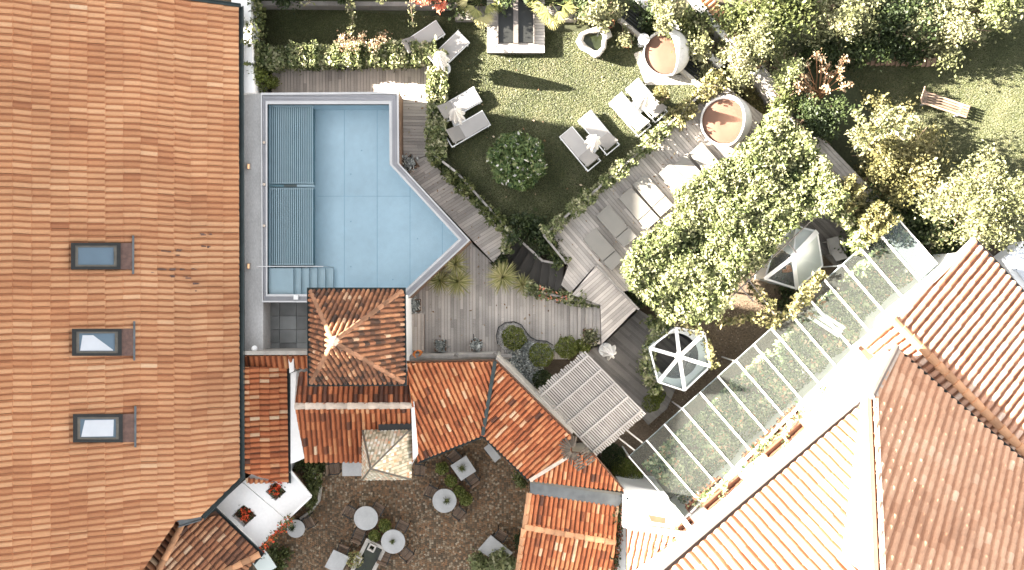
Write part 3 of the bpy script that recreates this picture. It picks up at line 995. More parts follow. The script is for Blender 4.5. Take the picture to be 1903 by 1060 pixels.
gutter('valley_gutter', [s2 + Vector((0, -0.05, 0.0)), s3 + Vector((0.1, -0.1, 0.02))], M['lead'], t, 1.6)
mb = MB()
ridge(mb, r_n, r_s, 0.14)
mb.build('ridge_tiles', M['ridge'], t)
mb = MB()
for x, y in ((374, 436), (389, 436), (399, 441), (374, 459), (386, 459), (334, 465), (300, 500), (318, 501), (342, 500), (360, 500), (320, 514), (345, 516), (362, 527), (363, 540), (283, 507), (330, 474), (283, 498), (310, 468)):
    p = on(pl, x, y, 0.055)
    L = random.uniform(0.10, 0.3)
    for k in range(3):
        mb.box(p + Vector((random.uniform(-L, L) * 0.5, random.uniform(-0.03, 0.03), 0)), (L * random.uniform(0.4, 1), random.uniform(0.025, 0.06), 0.02), random.uniform(-0.1, 0.1), a)
ms = mb.build('moss', M['flash'], t)
ms['kind'] = 'stuff'
# roof windows: glass, frame, apron and lead bar
for k, (x0, y0, x1, y1, pane, lab) in enumerate(((132, 452, 247, 501, 0, 0), (134, 611, 249, 661, 1, 0), (136, 769, 251, 821, 2, 0))):
    sw = MB()
    n = pl['n']
    def q(fx, fy, h):
        return on(pl, x0 + (x1 - x0) * fx, y0 + (y1 - y0) * fy, h)
    def slab(mbx, fx0, fy0, fx1, fy1, h0, h1):
        lo = [q(fx0, fy0, h0), q(fx1, fy0, h0), q(fx1, fy1, h0), q(fx0, fy1, h0)]
        up = [p + n * (h1 - h0) for p in lo]
        mbx.add(lo + up, [(0, 1, 2, 3), (7, 6, 5, 4), (0, 4, 5, 1), (1, 5, 6, 2), (2, 6, 7, 3), (3, 7, 4, 0)])
    def flip(mbx):
        return mbx
    slab(sw, 0.0, 0.0, 0.80, 0.10, -0.05, 0.21)
    slab(sw, 0.0, 0.90, 0.80, 1.0, -0.05, 0.21)
    slab(sw, 0.0, 0.10, 0.07, 0.90, -0.05, 0.22)
    slab(sw, 0.74, 0.10, 0.80, 0.90, -0.05, 0.20)
    wf = sw.build('roof_window', M['darkframe'], t)
    fr = MB()
    slab(fr, 0.07, 0.10, 0.74, 0.17, 0.02, 0.17)
    slab(fr, 0.07, 0.83, 0.74, 0.90, 0.02, 0.17)
    slab(fr, 0.07, 0.17, 0.115, 0.83, 0.02, 0.175)
    slab(fr, 0.69, 0.17, 0.74, 0.83, 0.02, 0.175)
    fr.build('sash', M['greyframe'], wf)
    gl = MB()
    if pane == 0:
        slab(gl, 0.115, 0.17, 0.69, 0.83, 0.03, 0.135)
        gl.build('pane', M['skyglass'], wf)
    else:
        slab(gl, 0.115, 0.17, 0.69, 0.83, 0.03, 0.13)
        gl.build('pane', M['skyglass'], wf)
        bl = MB()
        pts = [(0.17, 0.24), (0.34, 0.24), (0.66, 0.78), (0.66, 0.81), (0.13, 0.81)] if pane == 1 else [(0.19, 0.22), (0.655, 0.20), (0.645, 0.79), (0.13, 0.81)]
        lo = [q(fx, fy, 0.132) for fx, fy in pts]
        up = [p + n * 0.004 for p in lo]
        kk = len(pts)
        bl.add(lo + up, [tuple(range(kk)), tuple(reversed(range(kk, 2 * kk)))] + [(i, kk + i, kk + (i + 1) % kk, (i + 1) % kk) for i in range(kk)])
        bl.build('blind', M['blind'], wf)
    ap = MB()
    slab(ap, 0.80, 0.0, 0.985, 1.0, 0.0, 0.115)
    ap.build('apron_flashing', M['flash'], wf)
    ba = MB()
    slab(ba, 0.985, -0.28, 1.02, 1.18, 0.0, 0.135)
    ba.build('lead_bar', M['lead'], wf)
    hd = MB()
    slab(hd, 0.70, 0.36, 0.735, 0.64, 0.16, 0.21)
    hd.build('handle', M['greyframe'], wf)

# small roof at the bottom left corner
t = thing('corner_house', 'small hipped tile roof tucked under the bottom end of the big roof', 'house', P(380, 1030, 0))
zc = 1.8
plA = mkplane((398, 948), (485, 1030), zc, 18, (300, 1040))
plB = mkplane((484, 1030), (430, 1090), zc, 18, (400, 1060))
mb = MB()
A = [(400, 950), (483, 1029), (398, 1075), (285, 1075), (340, 972), (372, 965)]
pA = tiles(mb, plA, A, 0.225, 0.40, 0.075, 0.04, bias=0.2)
pB = tiles(mb, plB, [(483, 1030), (440, 1085), (380, 1090), (398, 1072)], 0.225, 0.40, 0.075, 0.04, bias=0.25)
pl_ = mkplane((326, 972), (258, 1070), on(plA, 340, 972).z - 0.25, 20, (340, 1040))
pC = tiles(mb, pl_, [(325, 970), (340, 973), (288, 1075), (255, 1075)], 0.28, 0.46, 0.08, 0.04, bias=0.05)
mb.build('roof_tiles', M['tile_old'], t)
mb = MB()
roofslab(mb, pA, plA['n']); roofslab(mb, pB, plB['n']); roofslab(mb, pC, pl_['n'])
mb.build('roof_deck', M['underlay'], t)
mb = MB()
ridge(mb, on(plA, 288, 1075, 0.05), on(plA, 340, 973, 0.05), 0.13)
mb.build('hip_tiles', M['ridge'], t)
mb = MB()
ridge(mb, on(plA, 483, 1030, 0.05), on(plA, 398, 1073, 0.05), 0.13)
mb.build('ridge_tiles', M['ridge'], t)
gutter('gutter', [P(370, 964, zc + 0.02), P(400, 948, zc - 0.02), P(486, 1030, zc - 0.02), P(470, 1048, zc - 0.02)], M['gutter'], t)
mb = MB()
hull(mb, PS([(400, 955), (480, 1028), (400, 1100), (260, 1100), (335, 975)], zc), zc - 0.25, 0.9)
mb.build('wall', M['white'], t)
mb = MB()
mb.bar(P(478, 1030, zc - 0.5), P(500, 1062, zc - 0.7), 0.75, 0.05)
mb.build('glass_canopy', M['milk'], t)

# lean-to roof beside the big roof
t = thing('lean_to', 'narrow strip of tile roof with a dark gutter beside the big roof eave', 'lean-to', P(495, 780, 0))
zl = 1.3
plL = mkplane((536, 690), (538, 893), zl, 18, (460, 780))
mb = MB()
pA = tiles(mb, plL, [(452, 682), (533, 682), (536, 897), (505, 893), (455, 878)], 0.225, 0.40, 0.075, 0.04, bias=0.1)
pB_pl = mkplane((452, 661), (580, 661), on(plL, 490, 680).z + 0.02, 25, (500, 690), up=False)
pB = tiles(mb, pB_pl, [(452, 660), (579, 660), (579, 684), (452, 684)], 0.24, 0.6, 0.075, 0.04, bias=-0.05)
pC_pl = mkplane((455, 884), (537, 898), zl - 0.02, 24, (470, 876))
pC = tiles(mb, pC_pl, [(455, 878), (470, 879), (505, 893), (536, 897), (460, 897)], 0.22, 0.46, 0.07, 0.04, bias=0.15)
mb.build('roof_tiles', M['tile_red'], t)
mb = MB()
roofslab(mb, pA, plL['n'], 0.1); roofslab(mb, pB, pB_pl['n'], 0.06)
mb.build('roof_deck', M['underlay'], t)
gutter('gutter', [P(535, 690, zl - 0.02), P(537, 899, zl - 0.02)], M['gutter'], t, 0.95)
mb = MB()
hull(mb, PS([(456, 690), (530, 690), (530, 890), (456, 885)], zl), zl - 0.2, 0.95)
mb.build('wall', M['white'], t)
mb = MB()
mb.prism(PS([(452, 653), (580, 653), (580, 660), (452, 660)], 1.9), -0.9, 1.9)
mb.build('coping', M['stone'], t)

# tower with a steep pyramid roof
t = thing('stair_tower', 'square tower under a steep brown pyramid roof at the foot of the pool', 'tower', P(662, 626, 0))
zt, za = 4.8, 9.1
ce = [P(578, 542, zt), P(747, 542, zt), P(749, 710, zt), P(579, 711, zt)]
ap = P(620, 635, za)
cen4 = sum(ce, Vector()) / 4
mb = MB()
for i in range(4):
    p3 = plane3(ce[i], ce[(i + 1) % 4], ap)
    tiles(mb, p3, None, 0.19, 0.36, 0.075, 0.045, sd=0.33, bias=-0.1, pts=[ce[i], ce[(i + 1) % 4], ap])
mb.build('roof_tiles', M['tile_old'], t)
mb = MB()
cc = [c + (ap - c) * 0.01 - Vector((0, 0, 0.06)) for c in ce]
mb.add(cc + [ap - Vector((0, 0, 0.12))], [(0, 1, 4), (1, 2, 4), (2, 3, 4), (3, 0, 4), (3, 2, 1, 0)])
mb.build('roof_deck', M['underlay'], t)
mb = MB()
for c in ce:
    ridge(mb, c + Vector((0, 0, 0.05)), ap + (c - ap) * 0.05 + Vector((0, 0, 0.06)), 0.085, 0.4)
mb.build('hip_tiles', M['ridge_old'], t)
mb = MB()
mb.lathe(ap - Vector((0, 0, 0.35)), [(0.19, 0.05), (0.16, 0.22), (0.09, 0.42), (0.03, 0.55)], 10)
mb.build('finial', M['mortar'], t)
mb = MB()
mb.sweep([c + Vector((math.copysign(0.07, (c - cen4).x), math.copysign(0.07, (c - cen4).y), 0.04)) for c in ce], [(x * 0.95, y) for x, y in GUT], closed=True)
mb.build('gutter', M['gutter'], t)
mb = MB()
hull(mb, ce, zt - 0.1, 0.90)
mb.build('wall', M['white'], t)

# house behind the courtyard, under the tower
t = thing('courtyard_house', 'low house with a dark and a bright tile slope meeting below the tower', 'house', P(655, 780, 0))
ze = 2.5
plS = mkplane((567, 858), (768, 858), ze, 20, (660, 760))
zr = on(plS, 650, 754).z
plN = mkplane((550, 752), (765, 751), zr, 22, (650, 700), up=False)
mb = MB()
pA = tiles(mb, plS, [(549, 755), (762, 754), (768, 858), (567, 858)], 0.205, 0.38, 0.08, 0.04, sd=0.29)
pB = tiles(mb, plN, [(556, 692), (758, 692), (762, 752), (549, 753)], 0.205, 0.38, 0.08, 0.04, sd=0.29, bias=-0.3)
mb.build('roof_tiles', M['tile_red'], t)
mb = MB()
roofslab(mb, pA, plS['n']); roofslab(mb, pB, plN['n'])
mb.build('roof_deck', M['underlay'], t)
mb = MB()
ridge(mb, on(plS, 549, 754, 0.05), on(plS, 764, 753, 0.05), 0.13)
mb.build('ridge_tiles', M['mortar'], t)
mb = MB()
hull(mb, PS([(560, 700), (760, 700), (764, 845), (570, 845)], ze), ze - 0.2, 0.96)
mb.build('wall', M['white'], t)
mb = MB()
mb.prism(PS([(763, 700), (768, 700), (774, 850), (767, 856)], 3.4), -0.9, 3.4)
mb.build('party_wall', M['white'], t)
t = thing('white_wall', 'white angled wall top between the narrow roof strip and the courtyard house', 'wall', P(545, 780, 0))
mb = MB()
mb.prism(PS([(540, 694), (551, 690), (547, 752), (566, 852), (545, 861), (540, 862)], 1.3), -0.9, 1.3)
mb.prism(PS([(536, 668), (546, 667), (546, 690), (538, 694)], 1.6), -0.9, 1.6)
mb.build('wall', M['white'], t)

# turret with many-coloured glazed tiles
t = thing('tiled_turret', 'little turret roof of pale many-coloured glazed tiles over the courtyard', 'turret', P(718, 845, 0))
zt2, za2 = 3.1, 5.9
ce2 = [P(674, 800, zt2), P(764, 797, zt2), P(764, 891, zt2), P(673, 892, zt2)]
ap2 = P(689, 871, za2)
mb = MB()
for i in range(4):
    p3 = plane3(ce2[i], ce2[(i + 1) % 4], ap2)
    tiles(mb, p3, None, 0.14, 0.2, 0.012, 0.02, patch=0.0, pts=[ce2[i], ce2[(i + 1) % 4], ap2])
mb.build('roof_tiles', M['tile_glaze'], t)
mb = MB()
mb.add([c - Vector((0, 0, 0.05)) for c in ce2] + [ap2 - Vector((0, 0, 0.09))], [(0, 1, 4), (1, 2, 4), (2, 3, 4), (3, 0, 4), (3, 2, 1, 0)])
mb.build('roof_deck', M['underlay'], t)
mb = MB()
for c in ce2:
    mb.bar(c + Vector((0, 0, 0.03)), ap2 + Vector((0, 0, 0.03)), 0.07, 0.05)
mb.build('hip_strip', M['greyframe'], t)
mb = MB()
hull(mb, ce2, zt2 - 0.1, 0.82)
mb.build('wall', M['white'], t)
mb = MB()
mb.prism(PS([(703, 789), (765, 787), (765, 800), (703, 802)], 3.2), 2.4, 3.2)
mb.build('hatch_or_shade_gap', M['darkframe'], t)  # near-black slab standing in for the shaded gap beside the turret

# bent wing round the courtyard
t = wing = thing('courtyard_wing', 'bent wing of red tile roof curving round the cobbled courtyard', 'house', P(930, 780, 0))
ze = 2.5
pl7 = mkplane((775, 857), (897, 808), ze, 20, (840, 720))
pl8 = mkplane((897, 808), (983, 890), ze, 20, (990, 780))
mb = MB()
p7 = tiles(mb, pl7, [(756, 674), (920, 671), (897, 808), (776, 857)], 0.19, 0.37, 0.08, 0.04, sd=0.29)
p8 = tiles(mb, pl8, [(921, 671), (1062, 810), (1062, 843), (984, 891), (898, 808)], 0.19, 0.37, 0.08, 0.04, sd=0.29)
pl9 = mkplane((985, 897), (1160, 914), ze, 18, (1090, 860))
p9 = tiles(mb, pl9, [(988, 893), (1062, 843), (1104, 846), (1160, 912)], 0.19, 0.36, 0.08, 0.04, sd=0.29)
mb.build('roof_tiles', M['tile_red'], t)
mb = MB()
roofslab(mb, p7, pl7['n']); roofslab(mb, p8, pl8['n']); roofslab(mb, p9, pl9['n'])
mb.build('roof_deck', M['underlay'], t)
mb = MB()
a_, b_ = on(pl7, 920, 671, 0.03), on(pl7, 897, 808, 0.03)
mb.bar(a_ + Vector((0, 0, 0.06)), b_ + Vector((0, 0, 0.06)), 0.15, 0.07)
mb.build('valley_gutter', M['gutter'], t)
gutter('gutter', [P(777, 859, ze - 0.02), P(898, 810, ze - 0.02), P(984, 893, ze - 0.02)], M['gutter'], t, 0.85)
mb = MB()
mb.bar(on(pl8, 986, 891, 0.09), on(pl8, 1060, 845, 0.09), 0.14, 0.09)
mb.build('hip_mortar', M['mortar'], t)
# rosette of grey tiles at the end of the hip
mb = MB()
c = on(pl8, 1067, 832, 0.22)
for k in range(19):
    a = math.radians(75 + k * 12.5)
    d = Vector((math.cos(a), math.sin(a), -0.22))
    L = random.uniform(0.42, 0.62)
    mb.bar(c + d * 0.12, c + d * L, 0.06, 0.05)
    mb.bar(c + d * 0.14 + Vector((0, 0, 0.03)), c + d * (L - 0.05) + Vector((0, 0, 0.03)), 0.035, 0.05)
for k in range(6):
    p = on(pl8, 1078 + k * 2.6, 838 + k * 4.6, 0.2)
    for s in (-1, 1):
        d = Vector((0.79 * s, 0.5 * s, -0.15))
        mb.bar(p + d * 0.04, p + d * random.uniform(0.36, 0.5), 0.07, 0.05)
mb.build('tile_rosette', M['wood_old'], t)
mb = MB()
hull(mb, PS([(772, 700), (920, 690), (893, 800), (785, 845)], ze), ze - 0.2, 0.93)
hull(mb, PS([(925, 690), (1058, 812), (990, 880), (902, 806)], ze), ze - 0.25, 0.93)
hull(mb, PS([(1000, 890), (1062, 850), (1100, 850), (1150, 905)], ze), ze - 0.2, 0.9)
mb.build('wall', M['cream'], t)
# weathered beams lying along the top of the wing
zt_ = 1.1
t = thing('weathered_beam', 'long bleached crooked timber lying along the upper edge of the red roof', 'beam', P(850, 664, zt_ - 0.1))
mb = MB()
mb.tube([P(752, 668, zt_), P(790, 664, zt_), P(840, 666, zt_), P(880, 662, zt_), P(925, 664, zt_), P(951, 662, zt_)], 0.13, 9, r1=0.10)
mb.build('log', M['wood_grey'], t)
mb = MB()
mb.tube([P(918, 655, zt_ + 0.05), P(930, 668, zt_ + 0.05)], 0.07, 7)
mb.tube([P(846, 658, zt_ + 0.08), P(853, 664, zt_ + 0.02)], 0.08, 7)
mb.build('branch_stub', M['wood_grey'], t)
t = thing('coping_wall', 'pale plastered wall carrying the bleached timber beside the lower deck', 'wall', P(850, 664, -0.9))
mb = MB()
mb.prism(PS([(750, 661), (921, 657), (924, 670), (752, 674)], 1.0), -0.9, 1.0)
mb.prism(PS([(924, 662), (1066, 803), (1062, 809), (921, 669)], 2.9), -0.9, 2.9)
mb.build('wall', M['stone'], t)

# south wing with lead strip
t = thing('south_wing', 'red tile roof with a grey lead strip running off the bottom edge of the view', 'house', P(1055, 1000, 0))
ze = 2.45
pl10 = mkplane((985, 920), (1148, 943), ze, 16, (1060, 980))
zr = on(pl10, 975, 980).z
pl11 = mkplane((975, 980), (1143, 1010), on(pl10, 1060, 995).z, 16, (1050, 1060), up=False)
mb = MB()
pA = tiles(mb, pl10, [(985, 917), (1150, 941), (1143, 1010), (974, 981)], 0.195, 0.38, 0.075, 0.04, sd=0.29)
pB = tiles(mb, pl11, [(974, 980), (1143, 1009), (1138, 1090), (958, 1090)], 0.195, 0.38, 0.075, 0.04, sd=0.29, bias=0.08)
mb.build('roof_tiles', M['tile_red'], t)
mb = MB()
roofslab(mb, pA, pl10['n']); roofslab(mb, pB, pl11['n'])
mb.build('roof_deck', M['underlay'], t)
mb = MB()
ridge(mb, on(pl10, 975, 980, 0.04), on(pl10, 1143, 1009, 0.04), 0.12)
ridge(mb, on(pl10, 984, 917, 0.03), on(pl10, 975, 980, 0.03), 0.11)
ridge(mb, on(pl11, 974, 981, 0.03), on(pl11, 958, 1090, 0.03), 0.11)
mb.build('ridge_tiles', M['ridge'], t)
mb = MB()
mb.prism(PS([(985, 897), (1163, 922), (1148, 943), (985, 918)], ze + 0.05), ze - 0.15, ze + 0.05)
mb.build('lead_strip', M['lead'], t)
mb = MB()
mb.prism(PS([(985, 893), (1163, 917), (1163, 922), (985, 898)], ze + 0.12), ze - 0.15, ze + 0.12)
mb.build('upstand', M['greyframe'], t)
mb = MB()
hull(mb, PS([(988, 905), (1148, 925), (1138, 1100), (965, 1100)], ze), ze - 0.25, 0.95)
mb.build('wall', M['cream'], t)

# white flat roof with two square openings
t = thing('white_terrace_roof', 'flat white roof with two square openings full of red geraniums', 'terrace roof', P(490, 950, 0))
zw = 1.15
w0 = [(398, 945), (470, 880), (545, 880), (578, 922), (480, 1017)]
mb = MB()
def holed(outer, hole, z0, z1):
    o_, h_ = PS(outer, z1), PS(hole, z1)
    k = len(outer)
    for i in range(k):
        j = (i + 1) % k
        mb.prism([o_[i], o_[j], h_[j], h_[i]], z0, z1)
sA = [(398, 945), (450, 897), (532, 967), (480, 1017)]
hA = [(430, 959), (453, 938), (477, 958), (453, 980)]
hB = [(493, 914), (512, 896), (532, 914), (512, 931)]
sB = [(451, 896), (512, 842), (578, 923), (533, 966)]
holed(sA, hA, zw - 0.25, zw)
holed(sB, hB, zw - 0.25, zw - 0.035)
mb.build('roof_slab', M['white'], t)
mb = MB()
for h_ in (hA, hB):
    w = PS(h_, zw - 0.3)
    for i in range(4):
        mb.bar(w[i], w[(i + 1) % 4], 0.05, 0.05)
mb.build('opening_trim', M['white'], t)
mb = MB()
for a_, b_ in (((398, 945), (480, 1017)), ((480, 1017), (578, 923)), ((578, 923), (540, 876))):
    mb.bar(P(*a_, zw + 0.04), P(*b_, zw + 0.04), 0.09, 0.1)
mb.build('parapet', M['white'], t)
mb = MB()
mb.prism(PS([(404, 946), (470, 886), (540, 884), (570, 922), (480, 1008)], zw - 0.4), -0.9, zw - 1.0)
mb.build('floor_below', M['wood_brown'], t)
for k, (h_, lab) in enumerate(((hA, 'red geraniums filling the lower square opening of the white roof'), (hB, 'red geraniums in the square opening below the narrow roof strip'))):
    cx_, cy_ = sum(p[0] for p in h_) / 4 + 3, sum(p[1] for p in h_) / 4 - 6
    c = P(cx_, cy_, zw - 0.1)
    g = thing('geranium_box', lab, 'flower box', (c.x, c.y, zw - 1.0))
    b = MB()
    b.box((c.x, c.y, zw - 0.72), (0.8, 0.42, 0.5), math.radians(45))
    b.build('box', M['wood_brown'], g)
    pt = np.array(c) + RN.normal(size=(360, 3)) * np.array([0.15, 0.15, 0.12])
    leaves('foliage', pt, 0.12, M['leaf_dark'], g)
    cl = np.array(c) + RN.normal(size=(12, 3)) * np.array([0.17, 0.17, 0.07]) + np.array([0, 0, 0.16])
    pt = np.repeat(cl, 22, 0) + RN.normal(size=(12 * 22, 3)) * 0.045
    leaves('blossoms', pt, 0.075, M['red'], g)

# ------------------------------------------------------------------ houses at the lower right
ZH = 6.5
t = thing('gable_house', 'white house with a sunlit pale slope and a brown slope meeting at a gable', 'house', P(1640, 950, 0))
plF = mkplane((1245, 1058), (1618, 737), ZH, 30, (1560, 1040))
mb = MB()
pF = tiles(mb, plF, [(1210, 1090), (1618, 737), (1632, 737), (1640, 1090)], 0.335, 0.55, 0.14, 0.03, patch=0.1, bias=0.0, pan=0.12)
mb.build('roof_tiles', M['tile_pale'], t)
bF = on(plF, 1637, 1060)
ZG = 5.5
plG = plane3(P(1665, 650, ZG), P(1910, 868, ZG), P(1637, 1060, bF.z + 2.4))
mb = MB()
pG = tiles(mb, plG, [(1621, 735), (1664, 649), (1960, 912), (1960, 1095), (1637, 1095)], 0.335, 0.48, 0.09, 0.045, patch=0.45, bias=0.0, sd=0.18, pan=0.5)
o = mb.build('roof_tiles', M['tile_pink'], t)
mb = MB()
roofslab(mb, pF, plF['n'], 0.2, 0.06); roofslab(mb, pG, plG['n'], 0.2, 0.06)
mb.build('roof_deck', M['underlay'], t)
gutter('gutter', [P(1208, 1090, ZH), P(1617, 739, ZH)], M['palegutter'], t, 2.0)
gutter('gutter', [P(1664, 647, ZG + 0.02), P(1965, 914, ZG + 0.02)], M['gutter'], t, 1.0)
mb = MB()
a_, b_, c_ = on(plG, 1664, 646, 0.05), on(plG, 1617, 738, 0.05), on(plG, 1633, 1095, 0.05)
mb.tube([a_, b_], 0.13, 9)
mb.build('verge_pipe', M['palegutter'], t)
mb = MB()
a2, b2 = on(plG, 1668, 652, 0.06), on(plG, 1625, 737, 0.06)
mb.bar(a2, b2, 0.14, 0.1)
mb.bar(b2, on(plG, 1640, 1095, 0.06), 0.12, 0.1)
mb.build('verge_board', M['mortar'], t)
mb = MB()
g0, g1 = on(plG, 1624, 742), on(plG, 1641, 1095)
mb.add([(g0.x, g0.y, 3.0), (g1.x, g1.y, 3.0), (g1.x, g1.y, g1.z - 0.15), (g0.x, g0.y, g0.z - 0.15)], [(0, 1, 2, 3)])
g2 = on(plG, 1668, 656)
mb.add([(g0.x, g0.y, -1.0), (g2.x, g2.y, -1.0), (g2.x, g2.y, g2.z - 0.15), (g0.x, g0.y, g0.z - 0.15)], [(0, 1, 2, 3)])
e0, e1 = P(1190, 1105, ZH), P(1622, 733, ZH)
nrm = Vector((0.652, -0.758, 0)) * 0.4
mb.prism([e0 + nrm, e1 + nrm, e1 + nrm * 8, e0 + nrm * 8], -1.0, ZH - 0.25)
mb.prism([g2 + Vector((-0.1, -0.35, 0)), P(1960, 925, ZG) + Vector((0, -0.4, 0)), P(1960, 1090, ZG), P(1660, 1090, ZG), g0 + Vector((0.3, -0.3, 0))], -1.0, ZG - 0.3)
mb.build('wall', M['white'], t)
WALLN = Vector((-0.652, 0.758, 0))
def wallpt(x, zz):
    """a point on the sunlit house wall near pixel column x (measured along the eave), at height zz"""
    f = (x - 1245) / (1618 - 1245)
    e = P(1245, 1058, ZH).lerp(P(1618, 737, ZH), f) + nrm
    return Vector((e.x, e.y, zz))
t = thing('neighbour_house', 'house at the right edge with bold white-striped terracotta tile rows', 'house', P(1800, 640, 0))
zr = 4.7
plR = mkplane((1659, 592), (1903, 838), zr, 14, (1850, 560), up=False)
plQ = mkplane((1659, 592), (1903, 838), zr, 16, (1640, 680), up=False)
mb = MB()
pA = tiles(mb, plR, [(1659, 592), (1809, 447), (1960, 610), (1960, 892)], 0.32, 0.45, 0.14, 0.03, patch=0.15, bias=0.12)
pB = tiles(mb, plQ, [(1590, 642), (1658, 593), (1960, 896), (1960, 960), (1700, 730), (1620, 680)], 0.32, 0.45, 0.14, 0.03, patch=0.15, bias=0.1)
mb.build('roof_tiles', M['tile_pale'], t)
mb = MB()
roofslab(mb, pA, plR['n'], 0.16, 0.06); roofslab(mb, pB, plQ['n'], 0.16, 0.06)
mb.build('roof_deck', M['underlay'], t)
mb = MB()
ridge(mb, P(1659, 593, zr + 0.08), P(1960, 896, zr + 0.08), 0.17, 0.5)
mb.build('ridge_tiles', M['ridge'], t)
mb = MB()
mb.bar(on(plR, 1809, 446, 0.06), on(plR, 1656, 594, 0.06), 0.2, 0.14)
mb.bar(on(plQ, 1657, 593, 0.06), on(plQ, 1585, 646, 0.06), 0.16, 0.14)
mb.build('verge_board', M['mortar'], t)
q0, q1 = on(plR, 1811, 445), on(plR, 1965, 612)
gutter('gutter', [q0, q1], M['palegutter'], t, 1.0)
mb = MB()
hull(mb, [on(plR, 1665, 590), on(plR, 1805, 455), on(plR, 1960, 620), on(plQ, 1960, 940), on(plQ, 1640, 660)], 3.3, 0.93)
mb.build('wall', M['white'], t)

# white terrace strip and flower boxes between glass roof and house
t = thing('white_balcony', 'sunlit white ledge between the glass roof and the pale roof gutter', 'balcony', P(1440, 850, 0))
mb = MB()
mb.prism(PS([(1268, 968), (1590, 648), (1662, 690), (1640, 770), (1300, 1060)], 2.2), -0.8, 2.2)
mb.build('floor_slab', M['white'], t)
mb = MB()
mb.bar(P(1268, 967, 2.35), P(1592, 646, 2.35), 0.12, 0.3)
mb.build('parapet', M['white'], t)
bx = [(1312, 922, 'terracotta flower trough with orange blooms on the near end of the white ledge', 0.95),
      (1418, 826, 'long terracotta trough with cream and orange flowers midway along the white ledge', 0.95),
      (1468, 776, 'short terracotta trough nearly without flowers towards the far end of the white ledge', 0.5)]
for x, y, lab, L in bx:
    c = P(x, y, 2.55)
    g = thing('flower_trough', lab, 'flower box', (c.x, c.y, 2.2), pdir(373, -345))
    b = MB()
    for s in (-1, 1):
        b.box((0, s * 0.15, 0.16), (2 * L, 0.03, 0.30))
        b.box((s * L, 0, 0.16), (0.03, 0.27, 0.30))
    b.box((0, 0, 0.03), (2 * L - 0.04, 0.27, 0.04))
    b.build('trough', M['clay_dark'], g, local=True)
    b = MB()
    for k in range(int(L * 10)):
        b.box((-L + 0.1 + k * 0.2, 0.16 + 0.08, 0.3), (0.05, 0.16, 0.03))
    b.build('rack', M['clay_dark'], g, local=True)
    k = 160 if L > 0.9 else 40
    gx, gy = math.cos(pdir(373, -345)), math.sin(pdir(373, -345))
    al = RN.normal(size=k) * 0.32
    pt = np.stack([al, RN.normal(size=k) * 0.12, 0.38 + 0.1 * RN.random(k)], 1) + np.array(wloc(g))
    leaves('blossoms', pt, 0.13, M['leaf_mix'], g)
al = RN.random(900)
base0, base1 = P(1303, 957, 2.3), P(1580, 672, 2.3)
pt = np.array([np.array(base0.lerp(base1, a)) for a in al]) + RN.normal(size=(900, 3)) * np.array([0.14, 0.14, 0.2]) + np.array([0, 0, 0.15])
tag(leaves('climbing_rose', pt, 0.13, M['leaf_mix']), 'straggling rose with pale flowers along the foot of the white house wall', 'climbing plant')

for x, lab in ((1275, 'window box of orange flowers under the pale roof gutter, at the annexe end'), (1375, 'window box with few flowers halfway along the pale roof gutter'), (1500, 'window box of cream flowers nearest the far end of the pale roof gutter')):
    c = wallpt(x, 3.4) + WALLN * 0.2
    g = thing('window_box', lab, 'flower box', c, pdir(373, -321))
    b = MB()
    for s_ in (-1, 1):
        b.box((0, s_ * 0.12, 0.0), (1.9, 0.03, 0.22))
        b.box((s_ * 0.95, 0, 0.0), (0.03, 0.21, 0.22))
    b.box((0, 0, -0.09), (1.86, 0.21, 0.03))
    b.build('trough', M['clay_dark'], g, local=True)
    u_ = Vector((math.cos(pdir(373, -321)), math.sin(pdir(373, -321)), 0))
    pt = np.array([np.array(c + u_ * random.uniform(-0.85, 0.85)) for _ in range(150)]) + RN.normal(size=(150, 3)) * np.array([0.07, 0.07, 0.06]) + np.array([0, 0, 0.16])
    leaves('blossoms', pt, 0.11, M['leaf_mix'], g)

# white annexe with a small tiled roof
t = thing('white_annexe', 'small white flat-roofed annexe with a tile slope below its beam', 'annexe', P(1220, 980, 0))
zx = 3.3
mb = MB()
mb.prism(PS([(1163, 926), (1250, 943), (1284, 985), (1166, 974)], zx), -0.9, zx)
mb.build('flat_roof', M['white'], t)
mb = MB()
for a_, b_ in (((1163, 922), (1248, 940)), ((1163, 922), (1162, 978)), ((1248, 940), (1287, 988))):
    mb.bar(P(*a_, zx + 0.12), P(*b_, zx + 0.12), 0.2, 0.4)
mb.build('parapet', M['white'], t)
mb = MB()
mb.prism(PS([(1160, 914), (1240, 921), (1250, 941), (1162, 926)], 2.9), -0.9, 2.9)
mb.build('step_roof', M['paint'], t)
mb = MB()
mb.prism(PS([(1204, 957), (1237, 963), (1236, 974), (1210, 970)], zx + 0.06), zx - 0.1, zx + 0.06)
mb.build('hatch_or_shade_gap', M['clay_dark'], t)
plM = mkplane((1167, 980), (1292, 998), zx + 0.25, 16, (1220, 1050), up=False)
mb = MB()
pA = tiles(mb, plM, [(1166, 981), (1295, 999), (1300, 1090), (1164, 1090)], 0.24, 0.42, 0.11, 0.03, patch=0.1, bias=0.1, pan=0.1)
mb.build('roof_tiles', M['tile_pale'], t)
mb = MB()
roofslab(mb, pA, plM['n'])
mb.build('roof_deck', M['underlay'], t)
mb = MB()
mb.bar(P(1166, 978, zx + 0.36), P(1294, 997, zx + 0.36), 0.22, 0.16)
mb.build('roof_beam', M['mortar'], t)
mb = MB()
for x, y in ((1172, 977), (1284, 994)):
    mb = MB()
    mb.box(P(x, y, zx + 0.44), (0.28, 0.2, 0.12), -0.15)
    mb.build('beam_end', M['stone'], t)
t = thing('garden_wall', 'white wall edge strung with pink geraniums between red roof and annexe', 'wall', P(1150, 1000, -0.9))
mb = MB()
